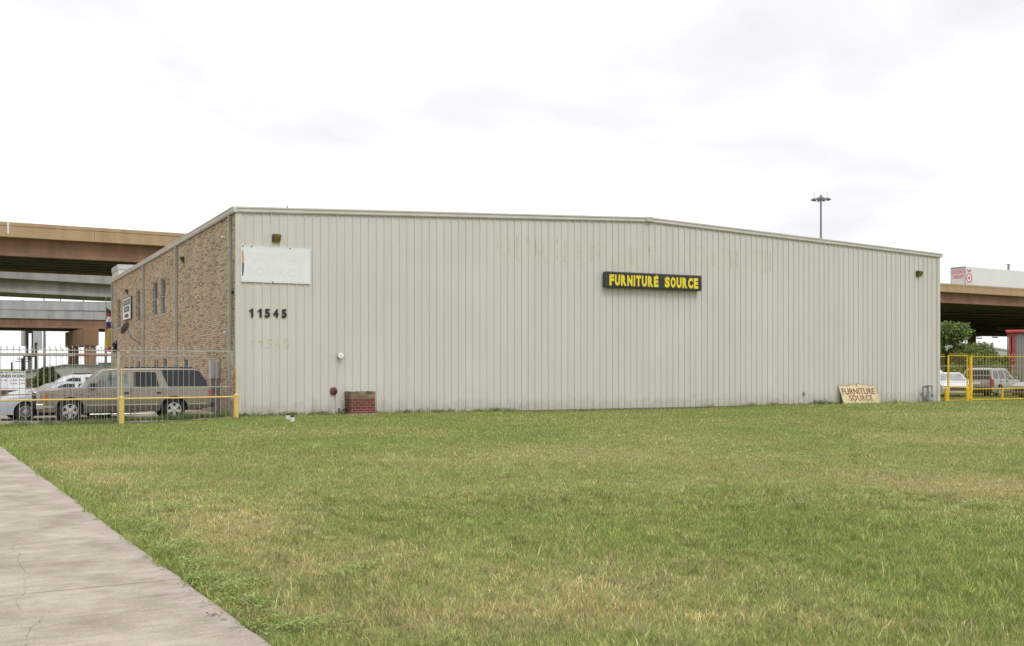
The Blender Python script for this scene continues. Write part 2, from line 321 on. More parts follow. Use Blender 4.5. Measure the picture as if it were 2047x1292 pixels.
def thing(name, label, cat, loc=(0, 0, 0), rz=0.0, group=None, matrix=None):
    o = bpy.data.objects.new(name, None); COL.objects.link(o); o.empty_display_size = 0.3
    if matrix is not None: o.matrix_world = matrix
    else: o.location = loc; o.rotation_euler = (0, 0, rz)
    return tag(o, label, cat, group)
def tag(o, label, cat, group=None):
    o['label'] = label; o['category'] = cat
    if group: o['group'] = group
    return o
def struct(o): o['kind'] = 'structure'; return o
def wallthing(name, label, cat, s, z, toff=0.0, group=None):
    return thing(name, label, cat, BM @ Vector((s, toff, z)), ANG, group)
def sidething(name, label, cat, t, z, soff=0.0, group=None):
    return thing(name, label, cat, BM @ Vector((soff, t, z)), SIDE_ROT, group)

# ------------------------------------------------------------------ noise (numpy)
def vnoise(x, y, seed=0):
    xi = np.floor(x).astype(np.int64); yi = np.floor(y).astype(np.int64); xf = x - xi; yf = y - yi
    def h(a, b):
        n = (a * 374761393 + b * 668265263 + seed * 1442695) & 0x7fffffff
        n = ((n ^ (n >> 13)) * 1274126177) & 0x7fffffff
        return ((n ^ (n >> 16)) & 0xffff) / 65535.0
    u = xf * xf * (3 - 2 * xf); v = yf * yf * (3 - 2 * yf)
    return (h(xi, yi) * (1 - u) + h(xi + 1, yi) * u) * (1 - v) + (h(xi, yi + 1) * (1 - u) + h(xi + 1, yi + 1) * u) * v
def fbm(x, y, seed=0, o=4):
    r = 0; a = 0.5; t = 0
    for k in range(o):
        r = r + a * vnoise(x * 2 ** k, y * 2 ** k, seed + k); t += a; a *= 0.55
    return r / t
PATCH = []
for px, py, rx, ry, a in [(170, 925, 1.5, 1.6, 0.75), (200, 962, 1.0, 0.9, 0.5), (420, 1060, 0.9, 1.3, 0.42), (640, 1120, 1.1, 0.9, 0.35), (380, 1000, 1.0, 1.0, 0.25), (1150, 900, 2.2, 2.2, 0.35),
                          (1230, 1170, 1.3, 0.9, 0.40), (900, 1240, 1.2, 0.5, 0.45), (500, 1220, 0.5, 0.5, 0.35), (1750, 960, 2.2, 1.6, 0.35), (1980, 980, 1.5, 1.6, 0.42), (1500, 1250, 0.9, 0.5, 0.3),
                          (1900, 880, 3, 2.2, 0.25), (1650, 1240, 0.6, 0.4, 0.25), (800, 960, 1.5, 1.5, -0.2), (1000, 1040, 2.2, 1.5, -0.3), (1720, 1060, 2.2, 1.2, -0.35),
                          (60, 880, 2.5, 2.0, -0.5), (1450, 1080, 1.6, 1.2, -0.2), (700, 850, 6, 2, -0.4), (1300, 835, 9, 3, -0.3), (1950, 1180, 1.2, 0.9, -0.2), (620, 870, 3, 2, -0.1)]:
    g = on_ground(px, py); PATCH.append((g.x, g.y, rx, ry, a))
def dryness(X, Y):
    d = 0.20 + 0.60 * (fbm(X * 0.28 + 7, Y * 0.20 + 3, 5, 5) - 0.5) * 1.6 + 0.35 * (fbm(X * 1.7, Y * 1.3, 9, 4) - 0.5) * 1.6
    for gx, gy, rx, ry, a in PATCH: d = d + (a if a > 0 else a * .6) * np.exp(-((X - gx) / rx) ** 2 - ((Y - gy) / ry) ** 2)
    return np.clip(0.05 + 0.64 * d, 0.03, 0.74)
E0 = Vector((-1.52, 6.7)); ED = Vector((-0.4985, 0.867)); EN = Vector((0.867, 0.4985))   # pavement edge line
def pave_x(X, Y): return (X - E0.x) * EN.x + (Y - E0.y) * EN.y       # >0 on the lawn side
def pave_y(X, Y): return (X - E0.x) * ED.x + (Y - E0.y) * ED.y
def wall_st(X, Y): return (X - C0.x) * 0.892 + (Y - C0.y) * 0.4522, -(X - C0.x) * 0.4522 + (Y - C0.y) * 0.892

# ------------------------------------------------------------------ ground, lot, pavement
xs = np.concatenate([np.linspace(-1500, -90, 15)[:-1], np.linspace(-90, -30, 22)[:-1], np.arange(-30, 45, 0.4), np.linspace(45, 120, 22), np.linspace(120, 1500, 15)[1:]])
ys = np.concatenate([np.linspace(-1200, -10, 10)[:-1], np.arange(-10, 62, 0.4), np.linspace(62, 160, 36), np.linspace(160, 2500, 18)[1:]])
XX, YY = np.meshgrid(xs, ys); ZZ = ground_z(XX, YY)
nx, ny = len(xs), len(ys)
me = bpy.data.meshes.new('ground'); idx = np.arange(nx * ny).reshape(ny, nx)
co = np.stack([XX, YY, ZZ], -1).reshape(-1, 3)
fc = np.stack([idx[:-1, :-1], idx[:-1, 1:], idx[1:, 1:], idx[1:, :-1]], -1).reshape(-1, 4)
def np_mesh(me, co, fc, k):
    me.vertices.add(len(co)); me.vertices.foreach_set('co', co.astype(np.float32).ravel())
    me.loops.add(fc.size); me.loops.foreach_set('vertex_index', fc.astype(np.int32).ravel())
    me.polygons.add(len(fc)); me.polygons.foreach_set('loop_start', np.arange(0, fc.size, k, dtype=np.int32))
    me.update(calc_edges=True)
def set_tint(me, col):
    a = me.color_attributes.new('tint', 'FLOAT_COLOR', 'POINT'); c = np.ones((len(col), 4), np.float32); c[:, :3] = col; a.data.foreach_set('color', c.ravel())
np_mesh(me, co, fc, 4)
dr = dryness(co[:, 0], co[:, 1])[:, None]
S, T = wall_st(co[:, 0], co[:, 1])
gcol = (1 - dr) * np.array([0.16, 0.205, 0.05]) + dr * np.array([0.38, 0.31, 0.17])
set_tint(me, gcol)
me.materials.append(M['turf']); ground = bpy.data.objects.new('ground', me); COL.objects.link(ground); struct(ground)

# car lot behind the fence (concrete sheet that follows the ground, 6 mm above it)
def sheet(name, pts_fn, nu, nv, lift, material):
    mb = MB(); 
    for j in range(nv + 1):
        for i in range(nu + 1):
            X, Y = pts_fn(i / nu, j / nv); mb.v.append((X, Y, gz(X, Y) + lift))
    for j in range(nv):
        for i in range(nu):
            a = j * (nu + 1) + i; mb.f.append((a, a + 1, a + nu + 2, a + nu + 1))
    return mb.build(name, material)
def bw(s, t): p = BM @ Vector((s, t, 0)); return p.x, p.y
struct(sheet('parking_lot', lambda a, b: bw(-32 + a * 31.9, -0.85 + b * 62), 60, 70, 0.015, M['lot']))
struct(sheet('road', lambda a, b: bw(-60 + a * 190, 46 + b * 8), 60, 6, 0.02, M['conc']))

def pavement_mat():
    m, t, b = newmat('broomed_concrete'); N = t.nodes.new; L = t.links.new
    tc = N('ShaderNodeTexCoord'); sx = N('ShaderNodeSeparateXYZ'); L(tc.outputs['Object'], sx.inputs[0])
    n1 = N('ShaderNodeTexNoise'); n1.inputs['Scale'].default_value = 1.3; n1.inputs['Detail'].default_value = 9; n1.inputs['Roughness'].default_value = 0.62; L(tc.outputs['Object'], n1.inputs['Vector'])
    r1 = N('ShaderNodeValToRGB'); L(n1.outputs[0], r1.inputs[0])
    r1.color_ramp.elements[0].position = 0.36; r1.color_ramp.elements[0].color = (0.355, 0.305, 0.24, 1)
    r1.color_ramp.elements[1].position = 0.62; r1.color_ramp.elements[1].color = (0.53, 0.468, 0.38, 1)
    mp = N('ShaderNodeMapping'); mp.inputs['Scale'].default_value = (1.3, 5.0, 1); L(tc.outputs['Object'], mp.inputs[0])
    n2 = N('ShaderNodeTexNoise'); n2.inputs['Scale'].default_value = 2.2; n2.inputs['Detail'].default_value = 8; n2.inputs['Roughness'].default_value = 0.7; n2.inputs['Distortion'].default_value = 0.5; L(mp.outputs[0], n2.inputs['Vector'])
    r2 = N('ShaderNodeMapRange'); r2.inputs[1].default_value = 0.34; r2.inputs[2].default_value = 0.6; r2.inputs[3].default_value = 0.84; r2.inputs[4].default_value = 1.06; L(n2.outputs[0], r2.inputs[0])
    n3 = N('ShaderNodeTexNoise'); n3.inputs['Scale'].default_value = 55; n3.inputs['Detail'].default_value = 6; n3.inputs['Roughness'].default_value = 0.8; L(tc.outputs['Object'], n3.inputs['Vector'])
    r3 = N('ShaderNodeMapRange'); r3.inputs[1].default_value = 0.3; r3.inputs[2].default_value = 0.7; r3.inputs[3].default_value = 0.72; r3.inputs[4].default_value = 1.22; L(n3.outputs[0], r3.inputs[0])
    mm = N('ShaderNodeMath'); mm.operation = 'MULTIPLY'; L(r2.outputs[0], mm.inputs[0]); L(r3.outputs[0], mm.inputs[1])
    vm = N('ShaderNodeVectorMath'); vm.operation = 'SCALE'; L(r1.outputs[0], vm.inputs[0]); L(mm.outputs[0], vm.inputs['Scale'])
    # pinkish weathered margin along the lawn
    n4 = N('ShaderNodeTexNoise'); n4.inputs['Scale'].default_value = 2.5; n4.inputs['Detail'].default_value = 7; L(tc.outputs['Object'], n4.inputs['Vector'])
    ad = N('ShaderNodeMath'); ad.operation = 'MULTIPLY_ADD'; ad.inputs[1].default_value = 0.5; L(n4.outputs[0], ad.inputs[0]); L(sx.outputs[0], ad.inputs[2])
    mr = N('ShaderNodeMapRange'); mr.inputs[1].default_value = 0.02; mr.inputs[2].default_value = 0.26; mr.inputs[3].default_value = 0; mr.inputs[4].default_value = 0.75; L(ad.outputs[0], mr.inputs[0])
    mi = N('ShaderNodeMix'); mi.data_type = 'RGBA'; L(mr.outputs[0], mi.inputs[0]); L(vm.outputs[0], mi.inputs[6])
    v5 = N('ShaderNodeVectorMath'); v5.operation = 'SCALE'; v5.inputs[0].default_value = (0.47, 0.39, 0.365); L(mm.outputs[0], v5.inputs['Scale']); L(v5.outputs[0], mi.inputs[7])
    L(mi.outputs[2], b.inputs['Base Color']); b.inputs['Roughness'].default_value = 0.9; b.inputs['Specular IOR Level'].default_value = 0.25
    bp = N('ShaderNodeBump'); bp.inputs['Strength'].default_value = 0.35; bp.inputs['Distance'].default_value = 0.006; L(n3.outputs[0], bp.inputs['Height']); L(bp.outputs[0], b.inputs['Normal'])
    return m
PM = Matrix(((EN.x, ED.x, 0, E0.x), (EN.y, ED.y, 0, E0.y), (0, 0, 1, 0), (0, 0, 0, 1)))
mb = MB(); joints = [-23.4, -18.2, -13, -7.9, -2.8, 2.33, 7.6, 12.46, 17.5, 22.6, 27.7]
for a, b in zip(joints[:-1], joints[1:]):
    n = 40; ya = a + 0.012; yb = b - 0.012
    top = [(0.0 + 0.05 * (fbm(np.array([y * 2.2]), np.array([0.5]), 3, 3)[0] - 0.5), y) for y in np.linspace(ya, yb, n)]
    poly = [(-3.3, ya)] + top + [(-3.3, yb)]; k = len(poly)
    vs = [(x, y, z) for z in (-0.12, 0.022) for x, y in poly]
    mb.add(vs, [(i, (i + 1) % k, k + (i + 1) % k, k + i) for i in range(k)] + [tuple(range(k, 2 * k)), tuple(range(k))[::-1]])
pav = mb.build('pavement', pavement_mat()); pav.matrix_world = PM; struct(pav)
mb = MB(); crk = [(40, 1077), (25, 1098), (38, 1108), (36, 1125), (48, 1140), (58, 1150), (46, 1170), (52, 1182), (33, 1203), (40, 1218), (70, 1229)]
crk2 = [(88, 1232), (78, 1245), (60, 1255), (55, 1272), (52, 1292), (44, 1330)]
PMI = PM.inverted()
for line in (crk, crk2):
    pts = []
    for (a, b) in zip(line[:-1], line[1:]):
        for k in range(5):
            u = k / 5; g = PMI @ on_ground(a[0] * (1 - u) + b[0] * u + random.uniform(-2, 2), a[1] * (1 - u) + b[1] * u + random.uniform(-1, 1), 0.02); pts.append(g)
    for p, q in zip(pts[:-1], pts[1:]):
        d = Vector((q.x - p.x, q.y - p.y, 0)); 
        if d.length < 1e-4: continue
        n = Vector((-d.y, d.x, 0)).normalized() * random.uniform(0.0003, 0.0018)
        mb.add([p + n, p - n, q - n, q + n], [(0, 1, 2, 3)])
mb.v = [(x, y, 0.0235) for x, y, z in mb.v]
M['crack'] = mat('crack_dirt', (0.15, 0.125, 0.10), 1.0)
mb.build('crack', M['crack'], pav)
mb = MB(); g = on_ground(427, 1238)
for k in range(14):
    a = random.uniform(0, 6.3); x = g.x + random.uniform(-.07, .07); y = g.y + random.uniform(-.06, .06)
    mb.rod((x, y, 0.03), (x + .02 * math.cos(a), y + .02 * math.sin(a), 0.033), 0.0022, 4)
tag(mb.build('leaf_litter', M['trunk']), 'little scatter of dry brown twigs on the pavement near its lawn edge', 'twigs')

# ------------------------------------------------------------------ lawn grass (one mesh)
def blades(pos, h, wdt, col, lean, name, material, two=True):
    n = len(pos); th = RNG.uniform(0, 2 * np.pi, n); ph = RNG.uniform(0, 2 * np.pi, n)
    sx_, sy_ = np.cos(th) * wdt / 2, np.sin(th) * wdt / 2
    lx, ly = np.cos(ph) * lean * h, np.sin(ph) * lean * h
    base = pos
    z = np.zeros(n)
    if two:
        V = np.empty((n, 5, 3))
        V[:, 0] = base + np.stack([sx_, sy_, z], -1); V[:, 1] = base - np.stack([sx_, sy_, z], -1)
        mid = base + np.stack([lx * 0.35, ly * 0.35, h * 0.6], -1)
        V[:, 2] = mid - np.stack([sx_, sy_, z], -1) * 0.8; V[:, 3] = mid + np.stack([sx_, sy_, z], -1) * 0.8
        V[:, 4] = base + np.stack([lx, ly, h], -1)
        b0 = np.arange(n)[:, None] * 5
        Fc = np.concatenate([b0 + [0, 1, 2], b0 + [0, 2, 3], b0 + [3, 2, 4]], 0)
        k = 5
    else:
        V = np.empty((n, 3, 3)); V[:, 0] = base + np.stack([sx_, sy_, z], -1); V[:, 1] = base - np.stack([sx_, sy_, z], -1)
        V[:, 2] = base + np.stack([lx, ly, h], -1); Fc = np.arange(n)[:, None] * 3 + [0, 1, 2]; k = 3
    return V.reshape(-1, 3), Fc, np.repeat(col, k, 0)
def lawn_ok(X, Y):
    s, t = wall_st(X, Y)
    edge = pave_x(X, Y) + 0.26 * (fbm(X * 2.6, Y * 2.6, 21, 4) - 0.42)
    ok = edge > 0.03
    far_pave = pave_x(X, Y) < -3.35
    ok = ok | far_pave
    inb = (s > -0.02) & (t > -0.06) & (s < 32.0)
    beh = (s <= 0) & (t > -0.80 + 0.35 * (fbm(X * 2, Y * 2, 31, 3) - 0.5))
    return ok & ~inb & ~beh
Vs, Fs, Cs = [], [], []; off = 0
GREEN = np.array([[0.25, 0.32, 0.072], [0.325, 0.385, 0.105], [0.185, 0.255, 0.058], [0.38, 0.425, 0.175]]); DRY = np.array([[0.64, 0.53, 0.27], [0.50, 0.39, 0.20], [0.72, 0.62, 0.39], [0.42, 0.29, 0.17]])
def grass_cols(X, Y, lush=0.0):
    n = len(X); d = np.clip(dryness(X, Y) - lush, 0, 1); k = RNG.random(n) < (0.07 + 0.75 * d)
    g = GREEN[RNG.integers(0, 4, n)]; q = DRY[RNG.integers(0, 4, n)]
    c = np.where(k[:, None], q, g * (1 - 0.35 * d[:, None]) + 0.35 * d[:, None] * np.array([0.42, 0.38, 0.17]))
    v = (0.88 + 0.40 * fbm(X * 0.9, Y * 0.7, 77, 4)) * (0.55 + 0.9 * fbm(X * 9.0, Y * 5.5, 88, 3)) * RNG.uniform(0.55, 1.5, n)
    s_w, t_w = wall_st(X, Y); foot = np.exp(-np.abs(t_w) / 0.7) * (s_w > -8) * (s_w < 32); c = c * (1 - foot[:, None] * np.array([.50, .36, .40]))  # lusher, deeper green grass at the wall foot, partly shading put into the tint
    return c * v[:, None]
def add_blades(a):
    global off
    V, Fc, C = a; Vs.append(V); Fs.append(Fc + off); Cs.append(C); off += len(V)
bands = [(5.6, 8, 4600, 1.0), (8, 11, 3400, 1.15), (11, 15, 2200, 1.45), (15, 20, 1250, 1.9), (20, 27, 650, 2.5), (27, 36, 400, 3.3), (36, 56, 200, 4.5)]
for z0, z1, rho, ws in bands:
    wid0 = 0.56 * z1 + 2.0
    n = int(rho * (z1 - z0) * 2 * wid0)
    X = RNG.uniform(-wid0, wid0, n); Y = RNG.uniform(z0, z1, n)
    k = (np.abs(X) < 0.54 * Y + 1.6) & lawn_ok(X, Y); X = X[k]; Y = Y[k]
    cl = fbm(X * 4.5, Y * 4.5, 41, 3); k = RNG.random(len(X)) < (0.05 + 1.75 * cl); X = X[k]; Y = Y[k]; n = len(X)
    s, t = wall_st(X, Y); d = dryness(X, Y)
    nearwall = np.exp(-np.clip(np.abs(t), 0, 5) / 0.36) * (s > -0.2) * (s < 31.8)
    edge = np.exp(-np.clip(pave_x(X, Y), 0, 9) / 0.22)
    h = (0.015 + 0.017 * fbm(X * 0.8, Y * 0.8, 55, 3) + 0.012 * (1 - d)) * RNG.uniform(0.5, 1.5, n)
    h *= (1 + 0.55 * (fbm(X * 3.2, Y * 2.6, 99, 3) > .58)) * (1 + 1.3 * (RNG.random(n) < 0.02)) * (1 + 1.1 * edge) * (1 + 4.6 * nearwall * fbm(s * 0.7, s * 0.1 + t, 61, 3) * 1.2)
    mid = ((s > 11) & (s < 21)); h = np.where(mid, np.minimum(h, 0.055 + 0.05 * RNG.random(n) ** 6), h)
    wd = 0.0046 * ws * RNG.uniform(0.7, 1.3, n)
    pos = np.stack([X, Y, ground_z(X, Y) - 0.003], -1)
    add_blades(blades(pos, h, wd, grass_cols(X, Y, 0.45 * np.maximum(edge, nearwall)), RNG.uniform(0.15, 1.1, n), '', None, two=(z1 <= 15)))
# strip of longer grass along the picket fence and behind the yellow gate
n = 26000; s = RNG.uniform(-32, 0.1, n); t = -0.75 + RNG.normal(0, 0.13, n) + 0.6 * sstep((s + 7) / 6); P = np.array([BM @ Vector((a, b, 0)) for a, b in zip(s, t)])
h = RNG.uniform(0.04, 0.13, n) * (1 + 1.3 * sstep((s + 6.5) / 4) * vnoise(s * 1.8, s * 0 + 0.5, 5) * 1.6)
P[:, 2] = ground_z(P[:, 0], P[:, 1])
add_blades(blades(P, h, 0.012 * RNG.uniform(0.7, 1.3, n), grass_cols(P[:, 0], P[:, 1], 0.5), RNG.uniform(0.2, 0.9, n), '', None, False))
n = 60000; s = RNG.uniform(31.9, 52, n); t = RNG.uniform(0.0, 9, n) ** 1.0; P = np.array([BM @ Vector((a, b, 0)) for a, b in zip(s, t)]); P[:, 2] = ground_z(P[:, 0], P[:, 1])
h = RNG.uniform(0.05, 0.16, n)
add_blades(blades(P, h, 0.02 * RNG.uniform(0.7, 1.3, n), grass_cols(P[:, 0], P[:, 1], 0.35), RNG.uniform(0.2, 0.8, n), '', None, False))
me = bpy.data.meshes.new('lawn_grass'); np_mesh(me, np.concatenate(Vs), np.concatenate(Fs), 3); set_tint(me, np.concatenate(Cs)); me.materials.append(M['grass'])
lg = bpy.data.objects.new('lawn_grass', me); COL.objects.link(lg); lg['kind'] = 'stuff'; lg['label'] = 'short patchy green and straw coloured lawn grass'; lg['category'] = 'grass'
NBLADES = sum(len(f) for f in Fs)

# broad-leaved weeds along the pavement edge and at the foot of the walls
Vs, Fs, Cs = [], [], []; off = 0
def weed(x, y, z, hgt, nleaf, ll, lw, col, sprawl):
    global off
    V = []; Fc = []; C = []
    for k in range(nleaf):
        a = RNG.uniform(0, 6.283); u = RNG.random()
        r0 = sprawl * u; bz = z + hgt * (1 - u) * RNG.uniform(0.5, 1) + 0.01
        px = x + math.cos(a) * r0; py = y + math.sin(a) * r0
        a2 = a + RNG.normal(0, 0.6); el = RNG.uniform(-0.1, 0.9)
        d = np.array([math.cos(a2) * math.cos(el), math.sin(a2) * math.cos(el), math.sin(el)]); sd = np.array([-math.sin(a2), math.cos(a2), RNG.normal(0, 0.25)])
        l = ll * RNG.uniform(0.6, 1.3); w_ = lw * RNG.uniform(0.7, 1.2); p = np.array([px, py, bz]); dr_ = np.array([0, 0, -l * 0.35])
        i = len(V); V += [p, p + d * l * .45 + sd * w_ / 2, p + d * l * .45 - sd * w_ / 2, p + d * l + dr_]
        Fc += [(i, i + 1, i + 2), (i + 1, i + 3, i + 2)]; c = np.array(col) * RNG.uniform(0.65, 1.45); C += [c] * 4
    Vs.append(np.array(V)); Fs.append(np.array(Fc) + off); Cs.append(np.array(C)); off += len(V)
for k in range(190):
    ye = RNG.uniform(-2.0, 17); xe = abs(RNG.normal(0, 0.25)) + 0.04
    if ye > 9 and RNG.random() < 0.7: continue
    p = PM @ Vector((xe, ye, 0))
    weed(p.x, p.y, 0, RNG.uniform(0.03, 0.09), int(RNG.integers(18, 46)), 0.055, 0.013, random.choice([(0.34, 0.42, 0.12), (0.40, 0.46, 0.20), (0.28, 0.36, 0.10)]), RNG.uniform(0.06, 0.2))
for (px, py, r_) in [(335, 1022, .25), (270, 1050, .22), (300, 1065, .2), (375, 1100, .25), (345, 1110, .15), (400, 1135, .2), (455, 1180, .25), (425, 1170, .15), (500, 1215, .2), (1740, 985, .3), (700, 1150, .25), (1020, 955, .2), (1960, 1015, .3), (600, 1268, .2), (1480, 1010, .2)]:
    g = on_ground(px, py)
    for k in range(5): weed(g.x + RNG.normal(0, r_ * .5), g.y + RNG.normal(0, r_ * .5), 0, 0.09, 45, 0.075, 0.015, (0.35, 0.43, 0.14), 0.17)
for k in range(130):
    u = RNG.random(); s = RNG.uniform(0.2, 11) if u < .7 else RNG.uniform(20, 31)
    p = BM @ Vector((s, -0.12 - abs(RNG.normal(0, .06)), 0)); weed(p.x, p.y, 0, RNG.uniform(0.05, 0.17), int(RNG.integers(14, 40)), 0.08, 0.03, (0.22, 0.29, 0.085), 0.16)
for px in (1625, 1635, 1645): 
    s, z = on_wall(px, 800); p = BM @ Vector((s, -0.2, 0)); weed(p.x, p.y, 0, 0.22, 60, 0.10, 0.05, (0.085, 0.13, 0.045), 0.25)
for k in range(26):
    s = RNG.uniform(-7.0, -0.5); p = BM @ Vector((s, -0.5 + RNG.normal(0, .12), 0)); weed(p.x, p.y, gz(p.x, p.y), RNG.uniform(0.1, 0.34), 60, 0.11, 0.03, (0.15, 0.21, 0.08), 0.25)
# dry seed stalks leaning against the wall foot
for k in range(46):
    s = random.choice([RNG.uniform(0.3, 3.0), RNG.uniform(9.5, 12.8), RNG.uniform(0.3, 31)]); p = BM @ Vector((s, -0.1 - RNG.random() * .2, 0)); h = RNG.uniform(0.15, 0.38)
    pos = np.array([[p.x, p.y, 0]]); V, Fc, C = blades(pos, np.array([h]), np.array([0.007]), np.array([[0.16, 0.15, 0.09]]), np.array([RNG.uniform(0.1, 0.5)]), '', None); Vs.append(V); Fs.append(Fc + off); Cs.append(C); off += len(V)
    tip = V[4]; weed(tip[0], tip[1], tip[2] - 0.08, 0.08, 9, 0.03, 0.012, (0.17, 0.15, 0.11), 0.03)
me = bpy.data.meshes.new('weeds'); np_mesh(me, np.concatenate(Vs), np.concatenate(Fs), 3); set_tint(me, np.concatenate(Cs)); me.materials.append(M['grass'])
wo = bpy.data.objects.new('weeds', me); COL.objects.link(wo); wo['kind'] = 'stuff'; wo['label'] = 'broad leaved weeds along the pavement edge and wall foot'; wo['category'] = 'weeds'

# ------------------------------------------------------------------ the warehouse
WL = on_wall(1877.5, 700)[0]; EAVE = 7.265; RIDGE = EAVE + 0.71; DEPTH = on_side(223.5, 700)[0]; MID = WL / 2
def top(s): return EAVE + (RIDGE - EAVE) * (1 - abs(s - MID) / MID)
bld = thing('warehouse', 'long pale ribbed metal warehouse with a low gable and a tan brick side wall', 'warehouse', matrix=BM)
prof = [(0, 0)]          # offsets along one pitch: (s, t) negative t = proud of the wall
RIB = [(0.0, 0.0), (0.005, -0.038), (0.036, -0.038), (0.042, 0.0), (0.118, 0.0), (0.126, -0.003), (0.136, -0.003), (0.144, 0.0), (0.212, 0.0), (0.220, -0.003), (0.230, -0.003), (0.238, 0.0)]
def wall_profile(s0, s1):
    pts = []; k = math.floor(s0 / PITCH)
    while k * PITCH < s1:
        for a, b in RIB:
            q = k * PITCH + a
            if s0 < q < s1: pts.append((q, b))
        k += 1
    return [(s0, 0.0)] + pts + [(s1, 0.0)]
def prof_t(s):
    a = s % PITCH
    R2 = RIB + [(PITCH, 0.0)]
    for (a0, b0), (a1, b1) in zip(R2[:-1], R2[1:]):
        if a0 <= a <= a1: return b0 + (b1 - b0) * (a - a0) / (a1 - a0)
    return 0.0
mb = MB(); pr = wall_profile(0.12, WL - 0.1)
for k, (s, t) in enumerate(pr): mb.v += [(s, t, 0.0), (s, t, top(s) - 0.10)]
mb.f = [(2 * i, 2 * i + 2, 2 * i + 3, 2 * i + 1) for i in range(len(pr) - 1)]
mb.build('metal_wall', M['panel'], bld)
MB().box(0.0, WL, 0.0, 0.3, -0.4, -0.001).build('foundation', M['found'], bld)
# core of the building, brick side, back and far side
mb = MB(); g = 0.04
n = 2; prf = [(0.02 + g, 0.1), (WL - 0.02, 0.1), (WL - 0.02, EAVE - .05), (MID, RIDGE - .05), (0.02 + g, EAVE - .05)]
mb.prism(prf, 0.06, DEPTH - 0.02); mb.build('inner_shell', M['trim'], bld)
# window openings in the brick side wall (t along wall from corner, heights)
def side_rect(x0, x1, ya, yb):       # px: near/far edges
    t1, _ = on_side(x0, 700); t0, _ = on_side(x1, 700); xm = (x0 + x1) / 2
    return t0, t1, on_side(xm, yb)[1], on_side(xm, ya)[1]
wins = []
for x0, x1, ya, yb in [(305.6, 315.0, 563, 632), (321.2, 330.8, 556, 629), (272.6, 280.0, 580, 643), (234.4, 240.8, 598, 656),
                       (308, 316, 717.5, 752), (325.4, 334.0, 715, 752), (367, 378, 716, 752), (274.5, 281.5, 721.5, 752), (235.5, 240, 726, 752)]:
    wins.append(side_rect(x0, x1, ya, yb))
ts = sorted(set([0.0, DEPTH] + [round(v, 4) for w_ in wins for v in w_[:2]])); zs = sorted(set([-0.35, EAVE - 0.12] + [round(v, 4) for w_ in wins for v in w_[2:]]))
mb = MB(); REC = 0.10
for a, b in zip(ts[:-1], ts[1:]):
    for c, d in zip(zs[:-1], zs[1:]):
        tm, zm_ = (a + b) / 2, (c + d) / 2
        if any(w_[0] < tm < w_[1] and w_[2] < zm_ < w_[3] for w_ in wins): continue
        mb.add([(0, a, c), (0, b, c), (0, b, d), (0, a, d)], [(0, 3, 2, 1)])
for t0, t1, z0, z1 in wins:
    for (p, q) in (((t0, z0), (t1, z0)), ((t1, z0), (t1, z1)), ((t1, z1), (t0, z1)), ((t0, z1), (t0, z0))):
        mb.add([(0, p[0], p[1]), (0, q[0], q[1]), (REC, q[0], q[1]), (REC, p[0], p[1])], [(0, 1, 2, 3)])
mb.add([(0, 0, -.35), (0.12, 0, -.35), (0.12, 0, EAVE - .12), (0, 0, EAVE - .12)], [(0, 1, 2, 3)])
bmerge = mb.build('brick_wall', M['brick'], bld)
sh = bld.children[-1]
# move the shell back from the brick wall's recesses
for o in bld.children:
    if o.name.startswith('inner_shell'):
        for v in o.data.vertices:
            if v.co.x < 0.2: v.co.x = REC + 0.05
for k, (t0, t1, z0, z1) in enumerate(wins):
    f = MB(); fw = 0.06
    f.box(REC - .05, REC + .03, t0, t1, z0, z0 + fw).box(REC - .05, REC + .03, t0, t1, z1 - fw, z1).box(REC - .05, REC + .03, t0, t0 + fw, z0 + fw, z1 - fw).box(REC - .05, REC + .03, t1 - fw, t1, z0 + fw, z1 - fw)
    zmid = z0 + (z1 - z0) * 0.48; f.box(REC - .045, REC + .03, t0 + fw, t1 - fw, zmid, zmid + .035)
    fo = f.build('window', M['frame'], bld)
    MB().box(REC + .0, REC + .02, t0 + fw, t1 - fw, z0 + fw, z1 - fw).build('pane', M['glass'], fo)
    MB().box(REC + -.012, REC - .003, t0 + fw + (t1 - t0) * .1, t0 + fw + (t1 - t0) * .36, z0 + fw + .03, z0 + (z1 - z0) * 0.5).build('blind', M['glass_blind'], fo)
    MB().box(-.035, 0.05, t0 - .04, t1 + .04, z0 - .06, z0 - .001).build('sill', M['conc'], fo)
# corner trims, downspouts
MB().box(-0.035, 0.165, -0.035, 0.0, 0.0, EAVE - 0.1).build('corner_trim', M['trim'], bld, bevel=0.006)
MB().box(WL - 0.14, WL + 0.035, -0.035, 0.0, 0.0, EAVE - 0.1).build('corner_trim', M['trim'], bld, bevel=0.006)
for px in (462.5, 354.5, 288.5, 226):
    t, _ = on_side(px, 700); mb = MB().box(-0.12, -0.005, t - 0.07, t + 0.07, -0.05, EAVE - 0.14)
    for z in (1.2, 3.6, 6.0): mb.box(-0.13, 0, t - 0.085, t + 0.085, z, z + 0.05)
    mb.build('downspout', M['trim2'], bld, bevel=0.01)
# gutter along both eaves
def gutter(x, sgn, name='gutter'):
    p = [(0, 0), (0.10, -0.0), (0.13, 0.06), (0.13, 0.12), (0.165, 0.165), (0.165, 0.185), (0, 0.185)]
    mb = MB(); k = len(p); vs = [(x + sgn * a, y, EAVE - 0.11 + z) for y in (-0.13, DEPTH + 0.1) for a, z in p]
    mb.add(vs, [(i, (i + 1) % k, k + (i + 1) % k, k + i) for i in range(k)] + [tuple(range(k)), tuple(range(k, 2 * k))])
    mb.build(name, M['trim'], bld)
gutter(0.0, -1); gutter(WL, 1)
